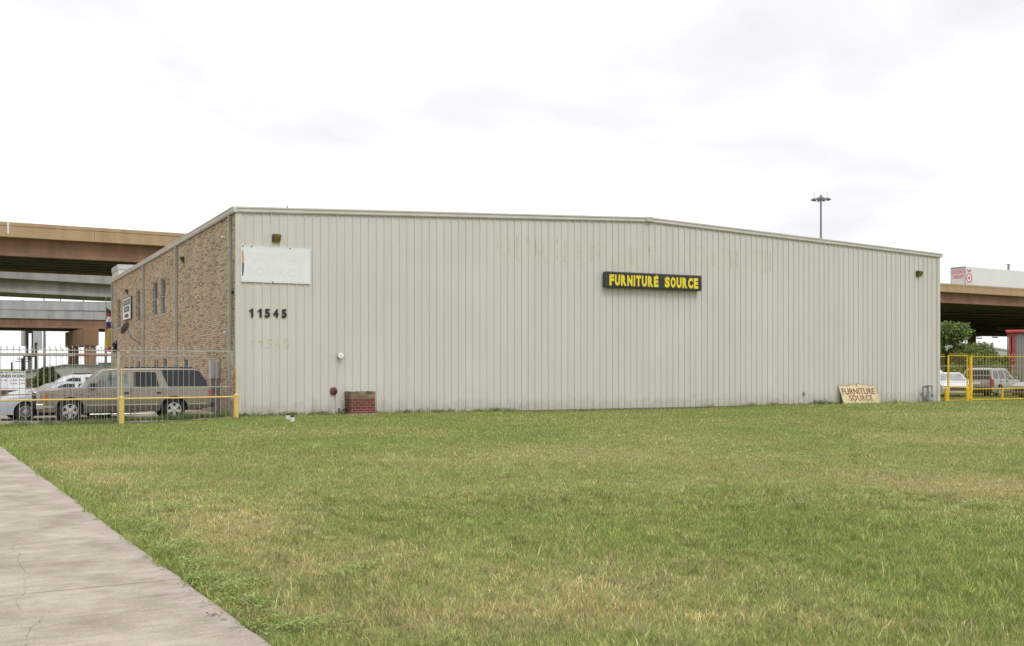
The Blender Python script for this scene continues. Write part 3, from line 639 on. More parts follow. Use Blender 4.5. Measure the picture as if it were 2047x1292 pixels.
# rake trim along the gable (stepped profile), ridge cap
mb = MB()
for (y0, y1, za, zb) in ((-0.075, -0.036, -0.115, -0.085), (-0.10, 0.05, -0.085, 0.035), (-0.13, 0.05, 0.035, 0.085)):
    pts = [(0.0, EAVE + za), (MID, RIDGE + za), (WL, EAVE + za), (WL, EAVE + zb), (MID, RIDGE + zb), (0.0, EAVE + zb)]
    vs = [(x, y, z) for y in (y0, y1) for x, z in pts]
    mb.add(vs, [(0, 1, 4, 5), (1, 2, 3, 4), (6, 11, 10, 7), (7, 10, 9, 8), (0, 6, 7, 1), (1, 7, 8, 2), (5, 4, 10, 11), (4, 3, 9, 10), (0, 5, 11, 6), (2, 8, 9, 3)])
mb.build('rake_trim', M['trim'], bld)
MB().prism([(MID - 0.17, RIDGE - 0.10), (MID + 0.17, RIDGE - 0.10), (MID + 0.17, RIDGE + .085), (MID, RIDGE + .10), (MID - 0.17, RIDGE + .085)], -0.15, -0.03).build('ridge_cap', M['frame'], bld)
mb = MB()
for a, b in ((0, MID), (MID, WL)):
    za, zb = top(a) + .03, top(b) + .03
    mb.add([(a, 0.05, za), (b, 0.05, zb), (b, DEPTH + .1, zb), (a, DEPTH + .1, za)], [(0, 1, 2, 3)])
mb.build('roof', M['roof'], bld)
s_, z_ = on_wall(578, 414); MB().rod((s_, 0.25, z_ - .15), (s_, 0.25, z_ + .08), 0.03).build('roof_vent', M['trim2'], bld)
# concrete stoop piece at the pipe: paler patched base panel
s_, z_ = on_wall(676, 800); MB().box(s_ - .11, s_ + .11, -0.045, -0.034, 0.09, 1.0).build('patch_panel', M['trim'], bld)
# rooftop box at the back left
MB().box(0.02, 5.5, DEPTH - 3.2, DEPTH - .1, EAVE - .02, 7.82).build('roof_box', M['trim'], bld)
MB().box(-.02, 5.55, DEPTH - 3.25, DEPTH - .05, 7.82, 8.12).build('roof_box_cap', M['boxgrey'], bld)

# faded old lettering that follows the ribs of the wall, rust runs
def follow_ribs(mb, lift):
    me = bpy.data.meshes.new('tmp'); me.from_pydata(mb.v, [], mb.f); bm = bmesh.new(); bm.from_mesh(me)
    ymin = min(v.co.y for v in bm.verts)       # keep the front sheet only
    bmesh.ops.delete(bm, geom=[f for f in bm.faces if abs(f.normal.y) < 0.9 or f.calc_center_median().y > ymin + 1e-4], context='FACES')
    xs_ = [v.co.x for v in bm.verts]; lo, hi = min(xs_), max(xs_)
    k = math.floor(lo / PITCH)
    while k * PITCH < hi:
        for a, b in RIB:
            q = k * PITCH + a
            if lo < q < hi:
                bmesh.ops.bisect_plane(bm, geom=bm.verts[:] + bm.edges[:] + bm.faces[:], plane_co=(q, 0, 0), plane_no=(1, 0, 0))
        k += 1
    for v in bm.verts: v.co.y = prof_t(v.co.x) - lift
    bmesh.ops.recalc_face_normals(bm, faces=bm.faces[:])
    out = MB(); bm.verts.ensure_lookup_table(); out.v = [tuple(v.co) for v in bm.verts]; out.f = [tuple(v.index for v in f.verts) for f in bm.faces]
    bm.free(); bpy.data.meshes.remove(me); return out
s0, z0 = on_wall(495, 697); s1, z1 = on_wall(582, 681)
for k, ch in enumerate('11545'):
    wd = (s1 - s0) / 5; mb = MB().prism([(wd * .26, 0), (wd * .53, 0), (wd * .53, z1 - z0), (wd * .34, z1 - z0), (0, (z1 - z0) * .76), (0, (z1 - z0) * .62), (wd * .26, (z1 - z0) * .70)], -.01, 0, Matrix.Translation((s0 + k * wd + .05, 0, z0))) if ch == '1' else MB().text(ch, wd * (.55 if ch == '1' else .82), z1 - z0 + .05, 0, 0.01, s0 + k * wd + (.07 if ch == '1' else 0), z0, offset=0.03)
    follow_ribs(mb, 0.0015).build('faded_digit', M['ghost'], bld)
mb = MB(); sa, za = on_wall(985, 500); sb, zb = on_wall(1560, 520)
mb.text('OFFICE FURNITURE', sb - sa, 1.05, 0, 0.01, sa, za - 0.75, offset=0.03, spacing=1.2)
# the old wide lettering has weathered away to stray edges: keep only narrow remnants
for px, ya, yb in [(1033, 470, 520), (1070, 475, 520), (1114, 478, 523), (1129, 480, 524), (1155, 484, 520), (1183, 484, 525), (1195, 483, 492), (1297, 495, 512), (1461, 500, 537), (1473, 502, 540), (1530, 505, 545), (1540, 505, 545)]:
    # one ragged run of rust per rib: a connected strip of uneven width
    n_ = 22; L_s = []; R_s = []
    for k in range(n_ + 1):
        s, z = on_wall(px, ya + (yb - ya) * k / n_); w_ = 0.003 + 0.030 * random.random() ** 2.2; o_x = random.uniform(-.012, .012); L_s.append((s + o_x - w_ / 2, 0, z)); R_s.append((s + o_x + w_ / 2, 0, z))
    mb2 = MB().add(L_s + R_s, [(k, n_ + 1 + k, n_ + 2 + k, k + 1) for k in range(n_)])
    follow_ribs(mb2, 0.002).build('rust_run', M['ruststreak'], bld)
for word_, xa, xb, ya, yb in (('FURNITURE', 986, 1322, (472, 526), (488, 535)), ('SOURCE', 1352, 1546, (488, 536), (505, 545))):
    sa, sb = on_wall(xa, 500)[0], on_wall(xb, 500)[0]; z1 = on_wall(xa, ya[0])[1]; z0 = on_wall(xa, ya[1])[1]; cw = (sb - sa) / len(word_)
    for k, ch in enumerate(word_):
        mb = MB().text(ch, cw * (.74 if ch != 'I' else .24), z1 - z0, 0, 0.01, sa + k * cw + (.1 * cw if ch != 'I' else .38 * cw), z0, offset=0.045)
        follow_ribs(mb, 0.0012).build('faded_letter', M['ghost2'], bld)

# ------------------------------------------------------------------ things on the metal wall
s0, z0 = on_wall(494.5, 634.5); s1, z1 = on_wall(577.5, 619.5)
t = wallthing('house_number', 'black house number 11545 on the metal wall below the white board', 'house number', s0, z0, -0.036)
for k, ch in enumerate('11545'):
    wd = (s1 - s0) / 5.45; hd = 0.315
    if ch == '1':
        MB().prism([(wd * .26, 0), (wd * .53, 0), (wd * .53, hd), (wd * .34, hd), (wd * .20, hd * .86), (0, hd * .76), (0, hd * .62), (wd * .26, hd * .70)], -.008, 0, Matrix.Translation((k * wd * 1.11 + .05, 0, 0))).build('digit', M['black'], t); continue
    MB().text(ch, wd * (0.62 if ch == '1' else 0.70), hd, 0, 0.008, k * wd * 1.11 + (0.03 if ch == '1' else 0), 0, offset=0.045).build('digit', M['black'], t)
# white painted-over board
c = [on_wall(482.2, 491, -.06), on_wall(620.6, 498, -.06), on_wall(620.2, 568, -.06), on_wall(482.2, 563.5, -.06)]
s0, s1 = c[0][0], c[1][0]; z1 = (c[0][1] + c[1][1]) / 2; z0 = (c[2][1] + c[3][1]) / 2; W_, H_ = s1 - s0, z1 - z0
t = wallthing('sign_board', 'white painted-over board with ghost lettering FURNITURE SOURCE, beside the brick corner', 'sign board', s0, z0, -0.033)
mb = MB().box(0.02, W_ - .02, -0.022, 0, 0.02, H_ - .02); mb.build('backing', M['white'], t)
# ragged-edged face with one lifted corner strip at the left
pts = []
for k in range(30): pts.append((0.05 + (W_ - .1) * k / 29, 0.045 + random.uniform(-.018, .012)))
for k in range(12): pts.append((W_ - 0.035 + random.uniform(-.012, .008), 0.05 + (H_ - .1) * k / 11))
for k in range(30): pts.append((W_ - .05 - (W_ - .1) * k / 29, H_ - 0.05 + random.uniform(-.02, .02)))
for k in range(12):
    u = k / 11; pts.append((0.05 + 0.045 * math.sin(u * math.pi) ** .7 + random.uniform(-.004, .004), H_ - .06 - (H_ - .12) * u))
MB().prism(pts, -0.032, -0.0225).build('face', M['sign_white'], t)
fr = MB()
for (a, b, c_, d) in ((0, W_, 0, 0.03), (0, W_, H_ - .03, H_), (0, 0.03, 0.03, H_ - .03), (W_ - .03, W_, 0.03, H_ - .03)): fr.box(a, b, -0.03, 0.002, c_, d)
fr.build('frame', M['white'], t)
MB().box(0.031, 0.13, -0.0235, -0.0222, H_ * .52, H_ * .86).build('exposed_orange_strip', mat('old_orange_face', (0.60, 0.22, 0.06), 0.6), t)
MB().box(0.031, 0.13, -0.0237, -0.0222, H_ * .16, H_ * .515).build('exposed_blue_strip', mat('old_blue_face', (0.03, 0.05, 0.09), 0.6), t)
MB().text('FURNITURE', W_ * .86, H_ * .25, -0.032, 0.0018, W_ * .06, H_ * .58, offset=0.05, spacing=1.15).build('lettering', M['sign_ghost'], t)
MB().text('SOURCE', W_ * .82, H_ * .25, -0.032, 0.0018, W_ * .08, H_ * .17, offset=0.05, spacing=1.3).build('lettering', M['sign_ghost'], t)
for x in (0.06, 0.36, W_ * .70, W_ * .45): MB().rod((x, -0.045, H_ - .02 if x != W_ * .45 else .02), (x, -0.02, H_ - .02 if x != W_ * .45 else .02), 0.022, 8).build('bolt', M['dark'], t)
# wall lamps
def wall_lamp(root, tint=True):
    root.scale = (.74, .74, .74)
    w2 = 0.19
    pr_ = [(0, 0), (0, 0.36), (-0.16, 0.36), (-0.27, 0.30), (-0.27, 0.26), (-0.06, 0.0)]
    mb = MB(); k = len(pr_); vs = [(x, a, z) for x in (-w2, w2) for a, z in pr_]
    mb.add(vs, [(i, (i + 1) % k, k + (i + 1) % k, k + i) for i in range(k)] + [tuple(range(k))[::-1], tuple(range(k, 2 * k))]); mb.build('housing', M['bronze'], root, bevel=0.012)
    mb = MB(); vs = [(-w2 + .02, -0.272, .255), (w2 - .02, -0.272, .255), (w2 - .02, -0.075, 0.005), (-w2 + .02, -0.075, 0.005)]
    n_ = Vector((0, -0.78, -0.62)) * 0.025; vs += [tuple(Vector(v) + n_) for v in vs]
    mb.add(vs, [(0, 1, 2, 3), (7, 6, 5, 4), (0, 4, 5, 1), (1, 5, 6, 2), (2, 6, 7, 3), (3, 7, 4, 0)]); mb.build('lens', M['lens'] if tint else M['lens_clear'], root)
    MB().rod((0, -0.02, 0.36), (0, -0.02, 0.40), 0.02).build('conduit', M['bronze'], root)
s_, z_ = on_wall(552, 484, -.03); r_ = wallthing('wall_lamp', 'bronze wall lamp with an amber lens above the white board', 'wall lamp', s_, z_, -.033, 'wall lamps'); wall_lamp(r_)
s_, z_ = on_wall(1835.5, 553, -.03); r_ = wallthing('wall_lamp', 'bronze wall lamp near the far right end of the metal wall', 'wall lamp', s_, z_, -.033, 'wall lamps'); wall_lamp(r_)
t_, z_ = on_side(367.5, 526); r_ = sidething('wall_lamp', 'grey wall lamp high on the brick, right of the second downspout', 'wall lamp', t_, z_, 0.0, 'wall lamps'); wall_lamp(r_, False)
t_, z_ = on_side(256, 588); r_ = sidething('wall_lamp', 'grey wall lamp on the brick above the black and white sign', 'wall lamp', t_, z_, 0.0, 'wall lamps'); wall_lamp(r_, False)
# black cabinet sign
DEP = 0.27
a = on_wall(1204.5, 543.2, -.03); b = on_wall(1204.5, 575.5, -.03); s1 = on_wall(1403, 560, -.03 - DEP)[0]
s0 = a[0]; z1 = a[1]; z0 = b[1]; W_, H_ = s1 - s0, z1 - z0
t = wallthing('cabinet_sign', 'long black box sign with yellow letters FURNITURE SOURCE', 'sign', s0, z0, -0.032)
MB().box(0, W_, -DEP, 0, 0, H_).build('cabinet', M['sign_frame'], t, bevel=0.045, seg=3)
MB().box(0.07, W_ - .06, -DEP - .008, -DEP + .01, 0.055, H_ - .055).build('face', M['sign_black'], t)
x0 = on_wall(1217, 560, -.03 - DEP)[0] - s0; x1 = on_wall(1396, 560, -.03 - DEP)[0] - s0
hh = on_wall(1217, 548.5, -.03 - DEP)[1] - on_wall(1217, 570.5, -.03 - DEP)[1]; zb = on_wall(1217, 570.5, -.03 - DEP)[1] - z0
word = on_wall(1316.5, 560, -.03 - DEP)[0] - s0 - x0; wx = on_wall(1327.5, 560, -.03 - DEP)[0] - s0
def word_parts(word_, x0_, w_, z_, h_, y_, off_, parent, material, tall=None):
    # each letter its own part, spaced by its own width
    wds = {'I': 0.46, 'F': 0.86, 'E': 0.9, 'T': 0.92}
    tot = sum(wds.get(c_, 1.0) for c_ in word_); u_ = w_ / tot; x = x0_
    for k_, c_ in enumerate(word_):
        cw = u_ * wds.get(c_, 1.0); MB().text(c_, cw * 0.86 if c_ != 'I' else cw * .60, h_, y_, 0.012, x + cw * (.07 if c_ != 'I' else .2), z_, offset=off_).build('letter', material, parent); x += cw
word_parts('FURNITURE', x0, word, zb, hh, -DEP - .008, 0.062, t, M['yellow_letter'])
word_parts('SOURCE', wx, x1 - wx, zb, hh, -DEP - .008, 0.062, t, M['yellow_letter'])
MB().box(x0 + word * .938, x0 + word * .968, -DEP - .02, -DEP - .009, zb + hh + .0, zb + hh + .05).build('yellow_patch', M['yellow_letter'], t)
# round meter and red iron fitting
s_, z_ = on_wall(680, 711, -.1); t = wallthing('round_vent_cap', 'small round white cap on the metal wall above the red iron fitting', 'vent cap', s_, z_, -.03)
RX = Matrix.Rotation(R(90), 4, 'X')
MB().lathe([(0.05, 0), (0.05, 0.06), (0.115, 0.07), (0.12, 0.13), (0.105, 0.155), (0.03, 0.16)], 24, RX).build('cap', M['boxgrey'], t, smooth=True)
MB().lathe([(0.10, 0.156), (0.10, 0.160), (0.02, 0.168)], 24, RX).build('face', M['white'], t); MB().lathe([(0.012, 0.168), (0.012, 0.175)], 8, RX).build('knob', M['dark'], t)
s_, z_ = on_wall(667, 782, -.05); t = wallthing('iron_flange', 'rusty red round iron fitting on the metal wall left of the brick box', 'pipe fitting', s_, z_, -.03)
MB().lathe([(0.14, 0), (0.145, 0.03), (0.12, 0.05), (0.09, 0.055), (0.08, 0.08), (0.03, 0.085)], 24, RX).build('flange', M['redpipe'], t, smooth=True)
MB().rod((0.03, -.08, 0), (0.06, -.17, -0.02), 0.035, 10).build('spout', M['dark'], t); MB().rod((-.05, -.05, .04), (-.05, -.075, .04), 0.02, 6).build('bolt', M['redpipe'], t)
s_, z_ = on_wall(677, 819.5, -.05); t = wallthing('tap', 'small black tap low on the metal wall left of the brick box', 'tap', s_, z_, -.03)
MB().rod((0, 0, 0), (0, -.09, 0), 0.02, 8).rod((0, -.08, 0.01), (0, -.09, -.05), 0.015, 8).build('spout', M['dark'], t); MB().rod((-.05, -.06, .04), (.05, -.06, .04), 0.014, 6).build('handle', M['dark'], t)
s_, z_ = on_wall(1607, 787, -.03); t = wallthing('outlet_box', 'tiny grey outlet box low on the metal wall left of the leaning sign', 'outlet box', s_, z_, -.03)
MB().box(-.045, .045, -.06, 0, -.07, .07).build('box', M['gasdark'], t, bevel=.008); MB().box(-.035, .035, -.068, -.06, -.02, .06).build('cover', M['boxgrey'], t)
# brick box against the wall
sf0 = on_wall(701, 830, -.72)[0]; sf1 = on_wall(750, 830, -.72)[0]; ztop = on_wall(725, 783, -.72)[1]
t = wallthing('brick_planter', 'square red brick box with weathered brown top courses against the metal wall', 'brick planter', (sf0 + sf1) / 2, 0, 0)
hw = (sf1 - sf0) / 2; zm2 = 0.66 if ztop > .9 else ztop * .7
def brick_ring(z0, z1, o, th=0.11): return MB().box(-hw - o, hw + o, -.72 - o, -.72 + th, z0, z1).box(-hw - o, -hw + th, -.72 + th, -.04, z0, z1).box(hw - th, hw + o, -.72 + th, -.04, z0, z1)
brick_ring(0.03, zm2, 0).build('red_courses', M['redbrick'], t); brick_ring(zm2 + .003, ztop, 0.006, .115).build('brown_courses', M['oldbrick'], t)
MB().box(-hw - .03, hw + .05, -.78, -.05, -.05, 0.029).build('base_slab', M['conc'], t, bevel=.01)
MB().box(-hw + .12, hw - .12, -.60, -.045, 0.4, ztop - .06).build('soil_fill', M['found'], t)
mb = MB(); mb.box(-.12, .12, -.5, -.3, ztop - .06, ztop + .015, None); mb.build('loose_block', M['conc'], t)
MB().rod((-hw - .02, -.35, .17), (-hw - .16, -.35, .17), 0.03, 8).build('pipe_stub', M['dark'], t)
# cleanouts in the grass
for px, pyb, pyt, lab in ((575.5, 838.5, 828, 'white plastic cleanout pipe in the grass, nearer the wall of the two'), (584.5, 843, 831.5, 'white plastic cleanout pipe in the grass, nearer the lawn of the two')):
    g = on_ground(px, pyb); h = (pyb - pyt) / F * g.y
    t = thing('cleanout_pipe', lab, 'pipe', g, 0, 'white cleanout pipes in the grass')
    MB().rod((0, 0, -.05), (0, 0, h - .04), 0.068, 16).build('pipe', M['pvc'], t, smooth=True); MB().rod((0, 0, h - .04), (0, 0, h), 0.055, 14).box(-.02, .02, -.02, .02, h, h + .02).build('cap', M['dark'], t)
# small yellow marker flags
for px, py, s in ((1797, 813, .07), (1822, 800, .1)):
    g = on_ground(px, py); t = thing('marker_flag', 'small yellow marker on the grass %s' % ('in front of the leaning sign and gas meter' if px == 1797 else 'at the wall foot left of the gas meter'), 'marker flag', g, 0, 'yellow markers')
    MB().rod((0, 0, 0), (0, 0, .16), .003, 5).build('wire', M['dark'], t); MB().box(0, .09, -.003, .003, .09, .16).box(0, .08, .01, .016, .07, .13).build('flag', M['yel'], t)
# leaning plywood sign
TL = on_wall(1676, 771, -.06); BLs, _ = on_wall(1687, 806, -.42); BRs, _ = on_wall(1759.5, 806, -.42)
W_ = BRs - BLs; lean = 0.36; Ht = on_wall(1676, 771, -.06)[1]
L_ = math.hypot(Ht, lean); tilt = math.atan2(lean, Ht)
t = wallthing('plywood_sign', 'faded cream sign reading FURNITURE SOURCE in maroon, leaning on the wall with a broken top', 'sign', BLs, 0.0, -0.42)
t.rotation_euler = (-tilt, 0, ANG)
u = L_ / 36.0
def q(px, py): return ((px - 0) / 83.5 * W_, (py) * u)
outl = [(0, 0), (W_, 0), (W_, L_ * .88), (W_ * .985, L_ * .93), (W_ * .94, L_ * .955), (W_ * .90, L_ * .98), (W_ * .86, L_ * .965), (W_ * .835, L_ * .925), (W_ * .81, L_ * .93), (W_ * .79, L_ * .99), (W_ * .70, L_ * 1.02), (W_ * .60, L_ * 1.06), (W_ * .505, L_ * 1.085), (W_ * .495, L_ * .93), (W_ * .475, L_ * .93), (W_ * .47, L_ * 1.00), (W_ * .44, L_ * 1.065), (W_ * .36, L_ * 1.045), (W_ * .29, L_ * .985), (W_ * .22, L_ * .985), (W_ * .13, L_ * .975), (W_ * .06, L_ * .985), (0.0, L_ * 1.0)]
MB().prism(outl, -0.012, 0.012).build('board', M['cream'], t)
MB().prism([(x * 1.0, z + .018) for x, z in outl[2:]] + [(x, z) for x, z in reversed(outl[2:])], -0.010, 0.02).build('top_edge', M['darkwood'], t)
MB().text('FURNITURE', W_ * .90, L_ * .33, -0.012, 0.002, W_ * .045, L_ * .50, offset=0.02).build('lettering', M['maroon'], t)
MB().text('SOURCE', W_ * .64, L_ * .31, -0.012, 0.002, W_ * .19, L_ * .145, offset=0.02, spacing=1.1).build('lettering', M['maroon'], t)
mb = MB()
for k in range(34):
    x = W_ * random.uniform(.12, .95); z = L_ * random.uniform(0.01, .075); mb.add([(x, -.0135, z), (x + random.uniform(.01, .05), -.0135, z), (x + random.uniform(.01, .04), -.0135, z + .02), (x, -.0135, z + random.uniform(.01, .03))], [(0, 1, 2, 3)])
mb.build('paint_flakes', M['darkwood'], t)
# gas meter
s_, _ = on_wall(1859, 800, -.3); t = wallthing('gas_meter', 'grey gas meter with bent pipes at the right end of the metal wall', 'gas meter', s_, 0, -.30)
MB().box(-.17, .19, -.11, .11, .05, .42).build('meter_body', M['gasgrey'], t, bevel=.05, seg=3); MB().box(-.13, .15, -.09, .09, .40, .50).build('meter_top', M['gasgrey'], t, bevel=.02)
MB().rod((.01, -.115, .33), (.01, -.13, .33), .07, 16).build('dial', M['gasdark'], t)
mb = MB(); mb.rod((-.42, .05, 0), (-.42, .05, .74), .03).rod((-.42, .05, .74), (-.12, .0, .80), .03).rod((-.12, 0, .80), (-.12, 0, .5), .03).rod((.14, 0, .5), (.14, 0, .78), .03).rod((.14, 0, .78), (.12, .28, .78), .03).rod((-.12, 0, .68), (-.12, .28, .78), .025).rod((-.12, 0, .80), (.14, 0, .79), .025)
mb.build('pipe', M['gasdark'], t); MB().lathe([(.03, -.03), (.07, -.02), (.07, .02), (.03, .03)], 14, Matrix.Translation((-.50, .05, .38)) @ RX).rod((-.5, .05, .38), (-.42, .05, .38), .025).build('regulator', M['gasdark'], t)

# ------------------------------------------------------------------ things on the brick wall
t1, z1 = on_side(247.3, 597, -.05); t0, z0 = on_side(263, 640, -.05); z1 = on_side(255, 595, -.05)[1]; z0 = on_side(255, 640, -.05)[1]
t = sidething('wall_sign', 'small white sign with black panels reading FURNITURE SOURCE on the brick wall', 'sign', t1, z0, -0.0)
W_ = t1 - t0; H_ = z1 - z0
MB().box(0, W_, -.09, -.001, 0, H_).build('board', M['sign_frame'], t, bevel=.02); MB().box(.05, W_ - .12, -.10, -.088, .05, H_ - .05).build('face', M['white'], t)
for k, (wd, za, zb, mm, x) in enumerate((('FURNITURE', .66, .90, 'black', .06), ('SOURCE', .36, .60, 'black', .16), ('OUTLET', .11, .26, 'redpipe', .26))):
    if k < 2: MB().box(W_ * x, W_ * (1 - x) - .08, -.106, -.099, H_ * za, H_ * zb).build('panel', M['sign_frame'], t); MB().text(wd, W_ * (.80 - 2 * x), H_ * .15, -.106, .003, W_ * (x + .05), H_ * (za + .05), offset=.02).build('lettering', M['boxgrey'], t)
    else: MB().box(W_ * x, W_ * (1 - x) - .08, -.106, -.099, H_ * za, H_ * zb).build('panel', M['redpipe'], t)
# satellite dish
tb, zb = on_side(279, 686); t = sidething('satellite_dish', 'dark grey satellite dish on an arm fixed to the brick wall', 'satellite dish', tb, zb, 0)
# local frame: x towards camera, y into wall, z up
Dm = Matrix.Translation((-.25, -0.66, 0.80))
dq = Vector((-.55, -.78, .42)).to_track_quat('Z', 'Y').to_matrix().to_4x4()
prof_ = [(0.02, 0.0), (0.16, 0.015), (0.28, 0.05), (0.36, 0.09), (0.365, 0.085), (0.28, 0.04), (0.16, 0.005), (0.02, -0.01)]
MB().lathe(prof_, 28, Dm @ dq).build('dish', M['gasdark'], t, smooth=True)
MB().rod((0, 0, 0), (-.05, -.42, .25), .03).rod((-.05, -.42, .25), (-.2, -.60, .74), .028).box(-.08, .08, -.02, 0, -.1, .1).build('mast', M['gasdark'], t)
MB().rod((-.30, -.74, .48), (-.75, -1.32, .88), .018).build('arm', M['gasdark'], t); MB().rod((-.75, -1.32, .86), (-.80, -1.36, 1.04), .07, 10).build('receiver', M['gasdark'], t)
# electrical boxes
def sbox(px0, px1, pya, pyb, dep, name, label, cat, mm, group=None, conduit=True):
    tt1, _ = on_side(px0, 740); tt0, _ = on_side(px1, 740); xm = (px0 + px1) / 2; za = on_side(xm, pyb)[1]; zb = on_side(xm, pya)[1]
    t = sidething(name, label, cat, (tt0 + tt1) / 2, za, 0, group); w2 = (tt1 - tt0) / 2
    MB().box(-w2, w2, -dep, -.002, 0, zb - za).build('box', mm, t, bevel=.012); MB().box(-w2 + .03, w2 - .03, -dep - .012, -dep, .03, zb - za - .03).build('door', mm, t, bevel=.006)
    if conduit: MB().rod((0, -.07, 0), (0, -.07, -za - .1), .045).rod((w2 * .5, -.06, 0), (w2 * .5, -.06, -za - .1), .02).build('conduit', M['polegrey'], t)
    return t
sbox(425, 430, 720, 757, .14, 'electrical_box', 'pale grey electrical box with conduits on the brick wall behind the fence', 'electrical box', M['boxgrey'], 'electrical boxes')
sbox(436, 441, 722, 757, .10, 'electrical_box', 'tan electrical box right of the pale one on the brick wall', 'electrical box', M['boxtan'], 'electrical boxes')
for px, py, lab in ((450, 475, 'small white security camera high on the brick wall near the corner'), (454, 665, 'small white security camera at mid height on the brick wall near the corner'), (259, 705, 'small white security camera low on the brick wall above the car lot')):
    tt, zz = on_side(px, py); t = sidething('security_camera', lab, 'camera', tt, zz, 0, 'security cameras'); t.scale = (.62, .62, .62)
    MB().rod((0, 0, 0), (0, -.12, .0), .04, 10).build('mount', M['white'], t); MB().lathe([(.07, -.02), (.095, .03), (.07, .09), (.03, .11)], 14, Matrix.Translation((0, -.14, -.04))).build('housing', M['white'], t, smooth=True); MB().lathe([(.02, -.05), (.055, -.03), (.06, -.018)], 12, Matrix.Translation((0, -.14, -.04))).build('dome', M['dark'], t, smooth=True)
tt, zz = on_side(234, 700); t = sidething('coach_lamp', 'black bracket lamp on the brick wall at its far corner, above the fence', 'wall lamp', tt, zz, 0)
MB().box(-.12, .12, -.04, 0, -.5, .6).build('back_plate', M['dark'], t); MB().rod((0, 0, .5), (0, -.14, .55), .03).build('bracket', M['dark'], t); MB().lathe([(.05, -.35), (.13, -.25), (.13, .15), (.05, .28)], 10, Matrix.Translation((0, -.18, .2))).build('lantern', M['dark'], t)
tt, zz = on_side(467, 585); t = sidething('cable_box', 'tiny black junction box high on the brick beside the corner downspout', 'junction box', tt, zz, 0)
MB().box(-.05, .05, -.08, 0, -.06, .06).build('box', M['dark'], t, bevel=.01); MB().rod((0, -.03, .06), (0.02, -.02, 1.2), .008, 5).rod((0, -.03, -.06), (0.03, -.02, -1.5), .008, 5).build('cable', M['dark'], t)

# ------------------------------------------------------------------ pipe barrier and picket fences at the left
def B2(s, t_=0.0): p = BM @ Vector((s, t_, 0)); return p
TB = -1.05      # barrier plane, in front of the wall line
sB1 = on_wall(472, 800, TB)[0]; sB0 = on_wall(243, 800, TB)[0]
o_ = B2(sB0, TB); zb0 = gz(o_.x, o_.y); o_.z = zb0
bar_ = thing('pipe_barrier', 'faded yellow pipe barrier with two thick posts in front of the grey picket fence', 'barrier', o_, ANG)
dB = sB1 - sB0; zr0 = on_wall(243, 797.5, TB)[1] ; zr1 = on_wall(471, 793.5, TB)[1]
for x, zg, pxx, ptop, prod in ((0, zb0 - .1, 243, 794.8, 741), (dB, gz(*B2(sB1, TB).xy) - .1, 472, 790.2, 737)):
    zt = on_wall(pxx, ptop, TB)[1]; zrod = on_wall(pxx, prod, TB)[1]
    MB().lathe([(.088, zg - zb0), (.088, zt - zb0 - .02), (.098, zt - zb0 - .02), (.098, zt - zb0), (.04, zt - zb0 + .04), (.02, zt - zb0 + .05)], 20, Matrix.Translation((x, 0, 0))).build('post', M['yel_pale'], bar_, smooth=True)
    MB().rod((x, 0, zt - zb0), (x, 0, zrod - zb0), .024, 10).build('upright_rod', M['yel_pale'], bar_, smooth=True)
MB().rod((.08, 0, zr0 - zb0), (dB - .08, 0, zr1 - zb0), .030, 12).build('rail', M['yel_pale'], bar_, smooth=True)
zl = on_wall(0, 801, TB)[1]; sl_ = on_wall(0, 801, TB)[0] - sB0; k_ = (zl - zr0) / sl_
MB().rod((-.08, 0, zr0 - zb0), (-9, 0, zr0 - zb0 - 9 * k_ * -1 * -1), .030, 12).build('rail', M['yel_pale'], bar_, smooth=True)
MB().lathe([(.088, -.3), (.088, .75), (.04, .80)], 20, Matrix.Translation((-9, 0, 0))).build('post', M['yel_pale'], bar_, smooth=True)
# grey picket fence in the plane just behind
TF = -0.62
def picket_mesh(h, tip, r=0.0068):
    mb = MB().bar((0, 0, 0), (0, 0, h - .08), r)
    if tip: mb.lathe([(.008, h - .09), (.02, h - .075), (.012, h - .06), (.022, h - .04), (.003, h)], 6)
    return mb
so0 = on_wall(0, 750, TF)[0]; sP = on_wall(236.5, 750, TF)[0]; sE = on_wall(463, 750, TF)[0]
o_ = B2(sP, TF); zf = gz(o_.x, o_.y)
fen = thing('picket_fence', 'weathered grey steel picket fence with a rusty rail in front of the brown wagon', 'fence', (o_.x, o_.y, zf), ANG)
def zwall(px, py, T=TF): return on_wall(px, py, T)[1] - zf
topz = zwall(236, 701); rustz = zwall(236, 711); midz = zwall(236, 775); botz = zwall(236, 843.5)
base = None; x = -9.6; k = 0
SP = 0.175; hgt = zwall(236, 692.5)
pm = picket_mesh(hgt - botz + .05, True)
while x < sE - sP - .05:
    px_here = x; h_ok = True
    if base is None: base = pm.build('picket', M['fgrey'], fen); o = base
    else: o = base.copy(); COL.objects.link(o); o.parent = fen
    o.location = (x, random.uniform(-.006, .006), botz - .05)
    if x > sE - sP - 1.25 and x < sE - sP - .05:       # short cut pickets near the corner
        frac = {0: .78, 1: .62, 2: .55, 3: .48, 4: .6, 5: .44, 6: .5}[int((sE - sP - x) / SP) % 7]
        pm2 = picket_mesh((hgt - botz) * frac, False); COL.objects.unlink(o); o = pm2.build('picket', M['fgrey'], fen); o.location = (x, 0, botz - .05)
    x += SP * (1 + random.uniform(-.03, .03)); k += 1
xe = sE - sP
MB().box(-9.8, xe, -.016, .016, topz - .014, topz + .014).build('rail', M['fgrey'], fen)
MB().box(-9.8, xe - 1.0, -.03, .03, rustz - .028, rustz + .028).build('rusty_rail', M['frust'], fen)
MB().box(-9.8, xe, -.016, .016, midz - .014, midz + .014).build('rail', M['fgrey'], fen)
MB().box(-9.8, xe - .8, -.016, .016, botz - .012, botz + .012).build('rail', M['fgrey'], fen)
